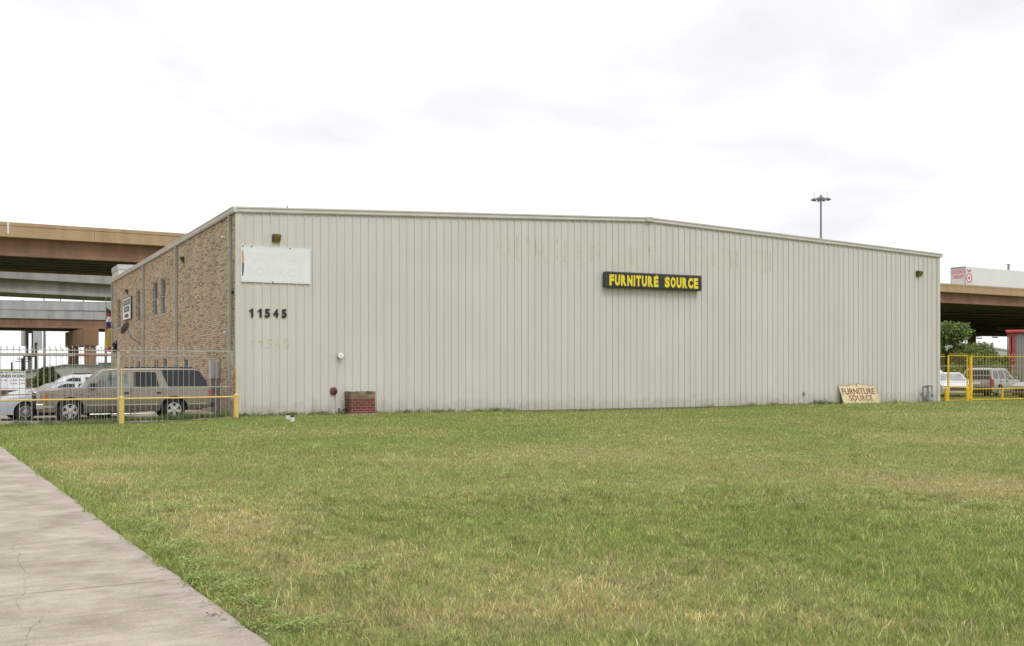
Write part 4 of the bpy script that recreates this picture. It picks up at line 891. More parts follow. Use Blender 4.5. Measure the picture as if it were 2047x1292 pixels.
MB().box(-.038, .038, -.038, .038, -.2, topz - .0).build('post', M['fgrey'], fen)
MB().box(-.055, .055, -.055, .055, topz, topz + .02).build('post_cap', M['frust'], fen)
MB().box(xe - .04, xe + .04, -.04, .04, -.2, topz + .02).build('post', M['frust'], fen)
# sliding gate right behind it, left of the post
TG = -0.32; o_ = B2(sP, TG); g_ = thing('sliding_gate', 'grey steel picket gate rolled behind the left half of the grey fence', 'gate', (o_.x, o_.y, zf), ANG)
gt = zwall(236, 697, TG); pm = picket_mesh(gt + .02 - .08, True); base = None; x = -9.5
while x < -.25:
    if base is None: base = pm.build('picket', M['fgrey'], g_); o = base
    else: o = base.copy(); COL.objects.link(o); o.parent = g_
    o.location = (x, 0, .06); x += 0.182
MB().box(-9.6, -.15, -.018, .018, .06, .10).build('rail', M['fgrey'], g_); MB().box(-9.6, -.15, -.018, .018, gt - .20, gt - .165).build('rail', M['fgrey'], g_); MB().box(-9.6, -.15, -.016, .016, .95, .98).build('rail', M['frust'], g_)
# low concrete kerb the gate runs on
kb = MB().box(-10, xe - .3, .22, .40, -.3, .045); kb = kb.build('kerb', M['conc']); kb.location = (B2(sP, TF).x, B2(sP, TF).y, zf); kb.rotation_euler = (0, 0, ANG); struct(kb)

# ------------------------------------------------------------------ cars
def arc(cx, cz, r, a0, a1, n): return [(cx + r * math.cos(R(a0 + (a1 - a0) * k / n)), cz + r * math.sin(R(a0 + (a1 - a0) * k / n))) for k in range(n + 1)]
def make_wheel(root, x, y, r, style, side):
    ms = Matrix.Translation((x, y, r)) @ Matrix.Rotation(R(-90 * side), 4, 'X')
    w_ = 0.11
    ty = MB().lathe([(r * .60, -w_), (r * .93, -w_), (r, -w_ * .7), (r, w_ * .7), (r * .94, w_), (r * .64, w_ * 1.02), (r * .60, w_ * .8)], 32, ms).build('wheel', M['tyre'], root, smooth=True)
    mb = MB(); ro = r * .66
    def ring(a, b, z0, z1, n=28):
        vs = [ms @ Vector((rr * math.cos(2 * math.pi * i / n), rr * math.sin(2 * math.pi * i / n), z)) for rr, z in ((a, z0), (b, z1)) for i in range(n)]
        mb.add(vs, [(i, (i + 1) % n, n + (i + 1) % n, n + i) for i in range(n)])
    ring(ro, ro * .88, w_ * 1.0, w_ * 1.04); ring(ro * .88, ro * .84, w_ * 1.04, w_ * .7)
    ns, wd = {'five': (5, .34), 'multi': (15, .10), 'six': (6, .2)}[style]
    for k in range(ns):
        a = 2 * math.pi * k / ns + .3; c_, s_2 = math.cos(a), math.sin(a); h0 = wd * ro * .5; h1 = wd * ro * (.62 if style == 'five' else .42)
        if style == 'five': h0 = .22 * ro; h1 = .20 * ro
        p = [(0.15 * ro, -h0), (ro * .9, -h1), (ro * .9, h1), (0.15 * ro, h0)]
        vs = [ms @ Vector((c_ * u_ - s_2 * v_, s_2 * u_ + c_ * v_, w_ * z_)) for z_ in (.98, .8) for u_, v_ in p]
        mb.add(vs, [(0, 1, 2, 3), (4, 7, 6, 5), (0, 4, 5, 1), (1, 5, 6, 2), (2, 6, 7, 3), (3, 7, 4, 0)])
    mb.lathe([(ro * .30, w_ * .8), (ro * .30, w_ * 1.02), (ro * .2, w_ * 1.08), (.01, w_ * 1.1)], 16, ms)
    mb.build('rim', M['rim'], ty)
    MB().lathe([(ro * .86, w_ * .55), (ro * .86, w_ * .6)], 24, ms).build('brake_disc', M['plastic'], ty)
def car(name, label, cat, loc, heading, sp, group=None):
    root = thing(name, label, cat, loc, heading, group)
    w_, r, ar = sp['w'], sp['r'], sp.get('arch', sp['r'] * 1.22); xf, xr = sp['axles']; bz = sp['bottom']
    upper = sp['upper']                                   # from front-bottom over the top to rear-bottom
    lim = lambda cx, s_: cx + s_ * math.sqrt(max(ar ** 2 - (r - bz) ** 2, 0))
    a0 = math.degrees(math.atan2(bz - r, math.sqrt(max(ar ** 2 - (r - bz) ** 2, 0))))
    bottom = arc(xr, r, ar, 180 - a0, a0, 16) + arc(xf, r, ar, 180 - a0, a0, 16)
    poly = upper + bottom
    wb = sp.get('belt', 1.0)
    def shape(x, y, z):      # rounded plan at both ends, slight tuck at the sills and shoulders
        k = 1 - sp.get('nose', .09) * max(0, (x - sp['xn']) / (sp['x1'] - sp['xn'])) ** 2 - sp.get('tail', .05) * max(0, (sp['xt'] - x) / (sp['xt'] - sp['x0'])) ** 2
        k -= 0.040 * ((z - wb * .66) / (wb * .40)) ** 2
        return (x, y * k, z)
    raw = MB().prism(poly, -w_, w_); me_ = bpy.data.meshes.new('tmp'); me_.from_pydata(raw.v, [], raw.f); bm_ = bmesh.new(); bm_.from_mesh(me_)
    for q_ in [wb * f_ for f_ in (.42, .52, .62, .70, .78, .86, .93)]: bmesh.ops.bisect_plane(bm_, geom=bm_.verts[:] + bm_.edges[:] + bm_.faces[:], plane_co=(0, 0, q_), plane_no=(0, 0, 1))
    for q_ in (sp['xn'] + .25 * (sp['x1'] - sp['xn']), sp['xn'] + .6 * (sp['x1'] - sp['xn']), sp['xt']): bmesh.ops.bisect_plane(bm_, geom=bm_.verts[:] + bm_.edges[:] + bm_.faces[:], plane_co=(q_, 0, 0), plane_no=(1, 0, 0))
    bm_.verts.ensure_lookup_table(); body_ = MB(); body_.v = [shape(*v.co) for v in bm_.verts]; body_.f = [tuple(v.index for v in f.verts) for f in bm_.faces]; bm_.free(); bpy.data.meshes.remove(me_)
    body_.build('body', M[sp['paint']], root, bevel=sp.get('bev', .05), seg=3, smooth=True)
    MB().box(sp['x0'] + .25, sp['x1'] - .25, -w_ + .28, w_ - .28, bz + .0, wb * .8).build('underbody', M['plastic'], root)
    # cabin
    gh = sp['cabin']; tb = sp.get('tumble', .22)
    z0c = gh[0][1]; hyw = w_ - .045
    def gy(z): return hyw - tb * max(0, (z - z0c))
    def cab(x, y, z): return (x, math.copysign(gy(z), y) * (1 - sp.get('cabn', .04) * max(0, (x - sp['cn']) / .8) ** 2 if x > sp['cn'] else 1), z)
    MB().prism(gh, -1, 1, f=cab).build('cabin', M[sp['paint']], root, bevel=.035, seg=3, smooth=True)
    for pts, mm in sp['windows']:
        for sd in (-1, 1):
            mb = MB(); n = len(pts); vs = [(x, sd * (gy(z) + d), z) for d in (.006, -.02) for x, z in pts]
            mb.add(vs, [(i, (i + 1) % n, n + (i + 1) % n, n + i) for i in range(n)] + [tuple(range(n)), tuple(range(n, 2 * n))]); mb.build('window', M[mm], root)
    for (xa, za, xb, zb, mm, nm) in sp['screens']:          # sloping front and rear glass
        d = Vector((xb - xa, 0, zb - za)).normalized(); nrm = Vector((d.z, 0, -d.x)) * (1 if xa > xb and nm == 'windshield' else -1)
        if nm == 'windshield' and nrm.x < 0: nrm = -nrm
        if nm != 'windshield' and nrm.x > 0: nrm = -nrm
        e = .10; mb = MB(); vs = []
        for o_2 in (.008, -.02):
            vs += [(xa + nrm.x * o_2, -(gy(za) - e), za + nrm.z * o_2), (xa + nrm.x * o_2, gy(za) - e, za + nrm.z * o_2), (xb + nrm.x * o_2, gy(zb) - e, zb + nrm.z * o_2), (xb + nrm.x * o_2, -(gy(zb) - e), zb + nrm.z * o_2)]
        mb.add(vs, [(0, 1, 2, 3), (4, 7, 6, 5), (0, 4, 5, 1), (1, 5, 6, 2), (2, 6, 7, 3), (3, 7, 4, 0)]); mb.build(nm, M[mm], root)
    for x in (xf, xr):
        for sd in (-1, 1): make_wheel(root, x, sd * (w_ - .13), r, sp['wheel'], sd)
    for (nm, mm, x0, x1, ys_, z0, z1) in sp.get('bits', []):   # boxes on both flanks: proud of the side
        for sd in (-1, 1):
            ya, yb = ys_; mb = MB().box(x0, x1, min(sd * ya, sd * yb), max(sd * ya, sd * yb), z0, z1); mb.build(nm, M[mm], root, bevel=.008)
    for (nm, mm, x0, x1, y0, y1, z0, z1) in sp.get('boxes', []): MB().box(x0, x1, y0, y1, z0, z1).build(nm, M[mm], root, bevel=.012)
    return root
# champagne wagon (large), front axle at x=0
W = .985
big = dict(w=W, r=.375, arch=.47, axles=(0, -3.34), bottom=.34, belt=1.14, paint='champagne', x0=-4.58, x1=.95, xn=.3, xt=-4.0, cn=-.4, tumble=.20, bev=.06, nose=.10, tail=.03,
    upper=[(.80, .34), (.93, .45), (.95, .66), (.93, .95), (.86, 1.02), (.40, 1.09), (-.50, 1.15), (-2.4, 1.15), (-4.50, 1.15), (-4.57, .98), (-4.58, .60), (-4.50, .42)],
    cabin=[(-.42, 1.12), (-4.50, 1.12), (-4.44, 1.36), (-4.22, 1.73), (-4.05, 1.785), (-2.5, 1.80), (-1.25, 1.785), (-1.02, 1.74)],
    windows=[([(-.74, 1.165), (-1.86, 1.165), (-1.80, 1.60), (-1.70, 1.66), (-1.22, 1.665), (-1.08, 1.61)], 'carglass_l'), ([(-2.02, 1.165), (-2.84, 1.165), (-2.76, 1.62), (-2.70, 1.665), (-2.02, 1.67)], 'carglass'), ([(-3.14, 1.165), (-4.49, 1.165), (-4.43, 1.36), (-4.20, 1.70), (-4.06, 1.735), (-2.92, 1.735)], 'carglass')],
    screens=[(-.47, 1.17, -1.00, 1.70, 'windshield', 'windshield'), (-4.50, 1.18, -4.25, 1.68, 'carglass', 'rear_window')], wheel='five',
    bits=[('side_moulding', 'trim2', -2.83, -.52, (W - .01, W + .016), .545, .58), ('side_moulding', 'trim2', -4.45, -3.84, (W - .02, W + .012), .545, .58), ('side_moulding', 'trim2', .5, .84, (W - .09, W - .02), .50, .55), ('lower_panel', 'champ_low', -2.82, -.52, (W - .06, W + .014), .33, .53), ('lower_panel', 'champ_low', -4.45, -3.84, (W - .06, W + .010), .40, .53),
          ('door_handle', 'plastic', -1.86, -1.70, (W - .02, W + .014), .93, .985), ('door_handle', 'plastic', -2.90, -2.74, (W - .02, W + .014), .93, .985), ('tail_lamp', 'redlamp', -4.60, -4.52, (W - .10, W - .005), .72, 1.06), ('indicator', 'orangelamp', .70, .82, (W - .07, W - .015), .70, .93),
          ('running_board', 'chrome', -2.7, -.6, (W - .04, W + .05), .24, .275), ('mirror', 'plastic', -.80, -.62, (W + .02, W + .22), 1.12, 1.30), ('door_seam', 'plastic', -1.925, -1.915, (W - .02, W + .003), .56, 1.14), ('door_seam', 'plastic', -2.965, -2.955, (W - .02, W + .003), .56, 1.14), ('door_seam', 'plastic', -.60, -.59, (W - .02, W + .003), .56, 1.13), ('roof_rail', 'plastic', -4.0, -1.9, (.66, .69), 1.80, 1.84)],
    boxes=[('grille', 'chrome', .93, .985, -.62, .62, .66, .94), ('front_bumper', 'chrome', .82, 1.02, -.93, .93, .46, .62), ('brush_guard', 'dark', 1.02, 1.07, -.60, -.55, .45, 1.02), ('brush_guard', 'dark', 1.02, 1.07, .55, .60, .45, 1.02), ('brush_guard', 'chrome', 1.02, 1.07, -.85, .85, .98, 1.02), ('rear_bumper', 'plastic', -4.72, -4.52, -.92, .92, .44, .60), ('headlamp', 'headlamp', .90, .965, -.90, -.64, .72, .92), ('headlamp', 'headlamp', .90, .965, .64, .90, .72, .92)])
HEADL = ANG + math.pi
tz = -1.0
def car_at(px, Z, side_half): # axle position for the visible flank
    p = at(px, 733, Z); return p
p = at(139.5, 733, 35.75); nrm = Vector((-.4522, .892)); loc = (p.x + nrm.x * .9, p.y + nrm.y * .9); loc3 = (loc[0], loc[1], gz(*loc) + .015)
car('large_wagon', 'champagne brown long wagon parked side-on behind the grey picket fence', 'car', loc3, HEADL, big)
# low saloon template
def saloon(paint, glass='carglass', sc=1.0, wheel='multi', fx=0.0):
    W = .90
    return dict(w=W, r=.33, arch=.385, axles=(fx, -2.75), bottom=.22, belt=.92, paint=paint, x0=-3.85, x1=.95, xn=-.1, xt=-3.2, cn=-.5, tumble=.42, bev=.06, nose=.16, tail=.12,
        upper=[(.75, .22), (.92, .34), (.95, .55), (.90, .70), (.40, .85), (-.55, .95), (-1.5, .95), (-2.9, .96), (-3.70, .95), (-3.83, .80), (-3.85, .50), (-3.75, .30)],
        cabin=[(-.40, .92), (-3.45, .92), (-3.15, 1.10), (-2.75, 1.32), (-2.35, 1.40), (-1.75, 1.42), (-1.35, 1.38), (-1.1, 1.30)],
        windows=[([(-.90, .98), (-1.80, .97), (-1.78, 1.34), (-1.50, 1.345), (-1.28, 1.28)], glass), ([(-1.92, .97), (-2.85, .98), (-2.62, 1.27), (-2.42, 1.33), (-1.90, 1.345)], glass)],
        screens=[(-.48, .96, -1.14, 1.335, 'windshield', 'windshield'), (-3.36, .98, -2.76, 1.33, 'carglass', 'rear_window')], wheel=wheel,
        bits=[('door_handle', 'chrome', -1.78, -1.64, (W - .02, W + .012), .80, .83), ('door_handle', 'chrome', -2.72, -2.58, (W - .02, W + .012), .80, .83), ('mirror', paint, -.80, -.62, (W + .0, W + .17), .93, 1.06), ('door_seam', 'plastic', -1.865, -1.857, (W - .02, W + .003), .32, .93), ('door_seam', 'plastic', -.72, -.712, (W - .02, W + .003), .32, .93), ('sill', 'plastic', -2.3, -.45, (W - .08, W - .02), .20, .27), ('tail_lamp', 'redlamp', -3.86, -3.66, (W - .30, W - .10), .68, .84), ('pillar', 'chrome', -1.87, -1.83, (W - .24, W - .03), .98, 1.30)],
        boxes=[('grille', 'plastic', .86, .955, -.42, .42, .45, .62), ('headlamp', 'headlamp', .74, .92, -.74, -.46, .56, .70), ('headlamp', 'headlamp', .74, .92, .46, .74, .56, .70), ('number_plate', 'white', -3.87, -3.84, -.24, .24, .62, .74)])
hs = HEADL + R(10); p = at(60, 733, 36.9); loc = (p.x - .80, p.y + .70); car('saloon', 'pale blue silver saloon with many-spoke wheels in front of the business hours board', 'car', (*loc, gz(*loc) + .015), hs, saloon('silverblue', fx=-.12)).scale = (1, 1, .93)
# estate / sport wagons
def estate(paint, hgt=1.62, wheel='six'):
    W = .93; k = hgt / 1.62
    return dict(w=W, r=.36, arch=.43, axles=(0, -2.75), bottom=.28, belt=1.0, paint=paint, x0=-3.75, x1=.88, xn=0, xt=-3.3, cn=-.5, tumble=.30, bev=.06, nose=.13, tail=.06,
        upper=[(.72, .28), (.86, .40), (.88, .62), (.84, .84), (.40, .95), (-.52, 1.03), (-2.2, 1.03), (-3.66, 1.03), (-3.74, .85), (-3.75, .50), (-3.68, .36)],
        cabin=[(-.42, 1.0), (-3.68, 1.0), (-3.58, 1.25), (-3.35, 1.55 * k), (-3.1, 1.61 * k), (-2.0, 1.63 * k), (-1.35, 1.60 * k), (-1.10, 1.53 * k)],
        windows=[([(-.82, 1.06), (-1.66, 1.06), (-1.64, 1.48 * k), (-1.36, 1.50 * k), (-1.18, 1.44 * k)], 'carglass'), ([(-1.80, 1.06), (-2.62, 1.06), (-2.56, 1.48 * k), (-1.80, 1.51 * k)], 'carglass'), ([(-2.80, 1.07), (-3.52, 1.08), (-3.42, 1.28), (-3.24, 1.48 * k), (-2.74, 1.50 * k)], 'carglass')],
        screens=[(-.47, 1.05, -1.10, 1.50 * k, 'windshield', 'windshield'), (-3.68, 1.06, -3.40, 1.50 * k, 'carglass', 'rear_window')], wheel=wheel,
        bits=[('door_handle', 'plastic', -1.64, -1.5, (W - .02, W + .012), .88, .92), ('door_handle', 'plastic', -2.6, -2.46, (W - .02, W + .012), .88, .92), ('mirror', paint, -.78, -.62, (W, W + .2), 1.02, 1.18), ('tail_lamp', 'redlamp', -3.79, -3.62, (W - .17, W - .01), .66, 1.04), ('door_seam', 'plastic', -1.735, -1.727, (W - .02, W + .003), .4, 1.02), ('door_seam', 'plastic', -2.70, -2.692, (W - .02, W + .003), .5, 1.02), ('wheel_moulding', 'plastic', -2.25, -.52, (W - .04, W + .006), .27, .36), ('roof_rail', 'plastic', -3.1, -1.5, (.60, .63), 1.62 * k, 1.67 * k)],
        boxes=[('grille', 'plastic', .80, .89, -.5, .5, .60, .80), ('headlamp', 'headlamp', .74, .87, -.84, -.55, .66, .82), ('headlamp', 'headlamp', .74, .87, .55, .84, .66, .82), ('rear_bumper', 'plastic', -3.88, -3.70, -.86, .86, .40, .62), ('number_plate', 'white', -3.775, -3.75, -.22, .22, .76, .90)])
p = at(66, 733, 41.2); car('estate_car', 'white sport wagon parked beyond the silver saloon and the brown wagon', 'car', (p.x, p.y, gz(p.x, p.y) + .015), HEADL, estate('whitecar', 1.55))
# right-hand lot
th = R(46)
p = at(1986, 733, 58.8)        # rear right corner
d = Vector((math.cos(th), math.sin(th))); rgt = Vector((d.y, -d.x))
loc = p.xy + d * 3.75 - rgt * .93
car('estate_car', 'silver grey sport wagon seen from behind through the yellow gate', 'car', (loc.x, loc.y, gz(loc.x, loc.y)), th, estate('silver', 1.66))
p = at(2046, 733, 57.2); car('saloon', 'silver saloon cut by the right picture edge beside the silver sport wagon', 'car', (p.x + .8, p.y + .4, gz(p.x, p.y)), R(200), saloon('silver', wheel='six'))
p = at(1907, 733, 58.8); car('saloon', 'white saloon facing out behind the yellow walk gate', 'car', (p.x, p.y, gz(p.x, p.y)), R(-100), saloon('whitecar', wheel='six'))
p = at(1893, 733, 66.0); car('estate_car', 'white wagon half hidden by the warehouse end, behind the white saloon', 'car', (p.x, p.y, gz(p.x, p.y)), R(-60), estate('whitecar', 1.75))

# ------------------------------------------------------------------ yellow fence and gates at the right
def ypick(parent, x, h, z0=0, r=.0075, mm='yel_thin', proto={}):
    k = (parent.name, round(h, 2))
    if k not in proto: proto[k] = picket_mesh(h, True, r).build('picket', M[mm], parent); o = proto[k]
    else: o = proto[k].copy(); COL.objects.link(o); o.parent = parent
    o.location = (x, 0, z0)
zt = on_wall(1925, 711.7)[1]; zp = on_wall(1925, 706.8)[1]
sx0 = on_wall(1880.5, 740)[0] + .0; sx1 = on_wall(1892.5, 740)[0]
t = wallthing('fence_panel', 'narrow yellow picket panel between the warehouse end and the walk gate', 'fence', sx0, 0, .1)
Wp = sx1 - sx0
for k in range(3): ypick(t, Wp * (k + .2) / 3 + .03, zp - .06, .03)
MB().box(0, Wp, -.015, .015, zt - .05, zt - .015).build('rail', M['yel'], t); MB().box(0, Wp, -.015, .015, .06, .09).build('rail', M['yel'], t)
MB().box(-.03, .0, -.015, .015, 0, zt).build('post', M['yel'], t)
for px, lab in ((1891.5, 'short thick yellow post left of the walk gate'), (1933.5, 'short thick yellow post between the walk gate and the wide gate')):
    s = on_wall(px, 790, -.05)[0]; zt2 = on_wall(px, 775, -.05)[1]
    b_ = wallthing('bollard', lab, 'bollard', s, 0, -.05, 'yellow posts beside the walk gate'); MB().lathe([(.085, -.1), (.085, zt2 - .02), (.06, zt2)], 18).build('tube', M['yel'], b_, smooth=True); MB().lathe([(.06, zt2), (.03, zt2 + .025)], 14).build('cap', M['yel'], b_)
ga = on_wall(1894.5, 740, -.02)[0]; gb = on_wall(1934.5, 740, -.02)[0]; Wg = gb - ga
t = wallthing('walk_gate', 'narrow yellow picket walk gate with a solid waist rail', 'gate', ga, 0, -.02)
MB().box(0, .07, -.03, .03, .03, zt + .03).build('stile', M['yel'], t); MB().box(Wg - .04, Wg, -.02, .02, .75, zt + .03).build('stile', M['yel'], t)
MB().box(.07, Wg - .04, -.015, .015, zt, zt + .035).build('rail', M['yel'], t); zw = on_wall(1915, 773, -.02)[1]; MB().box(.07, Wg - .0, -.02, .02, zw - .03, zw + .02).build('rail', M['yel'], t); MB().box(.07, Wg - .04, -.015, .015, .04, .07).build('rail', M['yel'], t)
for k in range(9): ypick(t, .15 + (Wg - .2) * k / 8.4, zp - .04 + .02, .05)
pa = on_wall(1940, 740, -.02)[0]
t = wallthing('gate_post', 'tall yellow post with a hinge between the walk gate and the wide gate', 'post', pa, 0, -.02)
MB().box(-.055, .055, -.055, .055, -.1, zt + .0).build('post', M['yel'], t, bevel=.008); MB().box(-.075, .075, -.075, .075, zt, zt + .02).build('cap', M['yel'], t); MB().box(-.14, -.056, -.02, .02, .1, .85).build('latch_bar', M['yel'], t)
wa = pa + .07; Ww = 9.6
t = wallthing('wide_gate', 'wide yellow picket gate with a heavy waist rail in front of the parked cars', 'gate', wa, 0, -.02)
zw = on_wall(1990, 777, -.02)[1]
for z, hh_ in ((zt - .03, .03), (zw, .05), (.07, .05)): MB().box(0, Ww, -.022, .022, z - hh_ / 2, z + hh_ / 2).build('rail', M['yel'], t)
x = .02
while x < Ww: ypick(t, x, zp - .05, .06); x += .213
xs_ = on_wall(2004, 790, -.02)[0] - wa; MB().box(xs_ - .045, xs_ + .045, -.035, .03, .03, zw).build('stile', M['yel'], t); MB().box(0, .05, -.025, .025, .05, zt).build('stile', M['yel'], t)
# grey chain-link style line fence behind the cars
p0 = at(1860, 733, 66); p1 = p0 + Vector((.892, .4522, 0)) * 22; z0 = gz(p0.x, p0.y)
t = thing('wire_fence', 'low grey wire fence line running behind the yellow gates', 'fence', (p0.x, p0.y, z0), ANG)
MB().rod((0, 0, 1.80), (22, 0, 1.80), .022, 6).build('top_wire', M['polegrey'], t)
for x in (.5, 7.35, 14.2, 21): MB().rod((x, 0, 0), (x, 0, 1.88), .05, 8).build('post', M['polegrey'], t)
# pale stones in the grass behind the gate
for px, lab in ((1886, 'left'), (1908, 'middle'), (1973, 'right')):
    g = on_ground(px, 795.5); mb = MB(); vs = []; n = 10
    mb.lathe([(.05, -.03), (.22, .0), (.2, .10), (.10, .15), (.01, .16)], 9)
    mb.v = [(x * random.uniform(.8, 1.2) * 1.2, y * random.uniform(.8, 1.2), z * random.uniform(.85, 1.1)) for x, y, z in mb.v]
    o = mb.build('stone', M['conc'], None, smooth=True); o.location = g; tag(o, 'pale stone in the grass behind the yellow gates, %s one of three' % lab, 'stone', 'pale stones')

# ------------------------------------------------------------------ trees and shrubs
def foliage(name, parent, blobs, nleaf, size, cols, seed):
    rg = np.random.default_rng(seed); P = []; C = []
    tot = sum(b[3] ** 2 * b[4] for b in blobs)
    V = []; Cc = []
    for (bx, by, bz, br, bh, tone) in blobs:
        m_ = int(nleaf * br ** 2 * bh / tot)
        v = rg.normal(size=(m_, 3)); v /= np.linalg.norm(v, axis=1)[:, None]; rad = rg.uniform(0.45, 1.0, m_) ** .6
        bump_ = 1 + .22 * np.sin(v[:, 0] * 7 + bx) * np.cos(v[:, 2] * 6 + v[:, 1] * 5)
        p = v * (rad * bump_)[:, None] * np.array([br, br, bh]) + np.array([bx, by, bz])
        P.append(p); c = cols[rg.integers(0, len(cols), m_)] * rg.uniform(.6, 1.4, (m_, 1)) * tone; C.append(c)
    P = np.concatenate(P); C = np.concatenate(C); n = len(P)
    a = rg.normal(size=(n, 3)); a /= np.linalg.norm(a, axis=1)[:, None]; b = rg.normal(size=(n, 3)); b -= (a * b).sum(1)[:, None] * a; b /= np.linalg.norm(b, axis=1)[:, None]
    s_ = size * rg.uniform(.6, 1.4, (n, 1)); V = np.stack([P, P + a * s_ * .5 + b * s_ * .3, P + a * s_, P + a * s_ * .5 - b * s_ * .3], 1).reshape(-1, 3)
    Fc = np.arange(n * 4).reshape(-1, 4); me = bpy.data.meshes.new(name); np_mesh(me, V, Fc, 4); set_tint(me, np.repeat(C, 4, 0)); me.materials.append(M['leaf'])
    o = bpy.data.objects.new(name, me); COL.objects.link(o); o.parent = parent; return o
LC = np.array([[.15, .22, .06], [.22, .30, .085], [.09, .14, .045], [.32, .39, .15]])
def tree(name, label, px, Z, ztop, rad, seed, nleaf=9000, size=.13, low=.6, cat='tree', group=None, cols=LC, full=True):
    p = at(px, 733, Z); g0 = gz(p.x, p.y); H = ztop - g0
    t = thing(name, label, cat, (p.x, p.y, g0), 0, group); rg = random.Random(seed)
    mb = MB(); mb.rod((0, 0, -.1), (0.05, 0, H * .55), .035 * H + .03, 9, .018 * H + .01)
    for k in range(7):
        a = k * 2.4 + rg.random(); z0 = H * rg.uniform(.15, .5); mb.rod((0.02, 0, z0), (math.cos(a) * rad * .7, math.sin(a) * rad * .7, z0 + H * rg.uniform(.15, .4)), .012 * H + .008, 6, .005)
    mb.build('trunk', M['trunk'], t, smooth=True)
    bl = []
    for k in range(16):
        a = rg.uniform(0, 6.283); rr = rad * rg.uniform(.1, .85); z = H * rg.uniform(low * .35, .86); f = 1 - max(0, (z / H - .45)) * .9
        br = rad * rg.uniform(.28, .46); bl.append((math.cos(a) * rr * f, math.sin(a) * rr * f, z, br, br * rg.uniform(.7, 1.0), rg.uniform(.7, 1.25)))
    bl.append((0, 0, H * .86, rad * .4, H * .13, 1.15))
    foliage('crown', t, bl, nleaf, size, cols, seed); return t
tree('tree', 'bushy green tree against the right end of the warehouse, below the overpass', 1886, 80, 5.1, 2.3, 3, 22000, .17)
for k, (px, zt_, rad, lab) in enumerate([(1930, 3.1, 1.6, 'green shrub next to the bushy tree, behind the yellow walk gate'), (1956, 3.6, 1.7, 'tallest green shrub in the hedge, below the hanging lamps'), (1982, 3.0, 1.6, 'low green shrub right of the tallest one in the hedge'), (2006, 2.6, 1.5, 'green shrub against the red framed building')]):
    tree('shrub', lab, px, 82 + k, zt_, rad, 20 + k, 8000, .15, .3, 'shrub', 'shrubs behind the yellow gates')
tree('shrub', 'dense low shrub filling the hedge behind the walk gate', 1906, 84, 2.2, 1.9, 31, 9000, .15, .2, 'shrub', 'shrubs behind the yellow gates')
tree('shrub', 'dense low shrub filling the hedge behind the wide gate', 1968, 80, 1.7, 2.0, 32, 9000, .15, .2, 'shrub', 'shrubs behind the yellow gates')
tree('tree', 'dark green round tree between the poles beyond the car lot', 92, 110, 1.75, 2.1, 41, 9000, .2, .5)
tree('tree', 'lower dark tree right of the round one beyond the car lot', 108, 112, 1.0, 1.5, 42, 5000, .2, .5)

# ------------------------------------------------------------------ overpasses
def overpass(name, label, px, Z, vpx, ztop, hpar, hgird, width, a0, a1, mats, ngird=5, coping=.32, over=.9, piers=(), base=0.0, z_ofs=0.0, joint=9.0):
    p = at(px, 733, Z); d = Vector((vpx - CX, F)).normalized(); ang = math.atan2(d.y, d.x)
    t = thing(name, label, 'overpass', (p.x, p.y, base), ang)
    mp_, mg, mu = mats
    zt_ = ztop - base
    for nm, y0, y1, yc in (('parapet', 0.04, .30, -.0), ('parapet', width - .30, width - .04, 0)):
        mb = MB(); x = a0
        while x < a1:
            xe_ = min(x + joint, a1); mb.box(x + .012, xe_ - .012, y0, y1, zt_ - hpar + .12, zt_ - coping); x = xe_
        mb.box(a0, a1, y0 - .05, y1 + .05, zt_ - coping, zt_)
        mb.build(nm, M[mp_], t)
    MB().box(a0, a1, -.04, width + .04, zt_ - hpar - .10, zt_ - hpar + .12).build('deck', M[mp_], t)
    zg1 = zt_ - hpar - .10; zg0 = zg1 - hgird
    for k in range(ngird):
        y = over + (width - 2 * over) * k / (ngird - 1)
        mb = MB(); mb.box(a0, a1, y - .10, y + .10, zg0 + .28, zg1 - .003); mb.box(a0, a1, y - .42, y + .42, zg0, zg0 + .22)
        vs = [(x, y + yy, z) for x in (a0, a1) for yy, z in ((-.42, zg0 + .22), (-.10, zg0 + .36), (.10, zg0 + .36), (.42, zg0 + .22))]
        mb.add(vs, [(0, 1, 5, 4), (1, 2, 6, 5), (2, 3, 7, 6)])
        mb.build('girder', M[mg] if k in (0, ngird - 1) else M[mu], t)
    for (xp, yp, capw, caph, colr, cols_) in piers:
        cap = MB().box(xp - .9, xp + .9, yp - capw / 2, yp + capw / 2, zg0 - caph, zg0 - .01).build('pier_cap', M['pier'], t)
        for cy in cols_:
            pp = t.matrix_basis @ Vector((xp, yp + cy, 0)); 
            MB().rod((xp, yp + cy, -6), (xp, yp + cy, zg0 - caph - .003), colr, 20).build('pier', M['pier'], t, smooth=True)
            MB().rod((xp, yp + cy, -6), (xp, yp + cy, zg0 - caph - 3.2), colr + .02, 20).build('pier_base', M['pier2'], t, smooth=True)
    return t, ang
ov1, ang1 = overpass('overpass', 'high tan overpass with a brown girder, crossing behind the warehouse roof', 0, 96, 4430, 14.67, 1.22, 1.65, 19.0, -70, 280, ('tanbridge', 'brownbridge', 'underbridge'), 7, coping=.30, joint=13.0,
    piers=((-55, 8, 13, 2, .9, (-3.5, 3.5)), (62, 8, 13, 2, .9, (-3.5, 3.5)), (225, 8, 13, 2, .9, (-3.5, 3.5))))
overpass('overpass', 'upper grey concrete ramp seen between the tan overpass and the next grey ramp', 0, 121, 3050, 12.95, 1.15, 1.55, 9.0, -60, 120, ('greybridge', 'greybridge', 'greybridge'), 3, coping=.02, piers=((95, 4, 7, 1.8, .8, (0,)),))
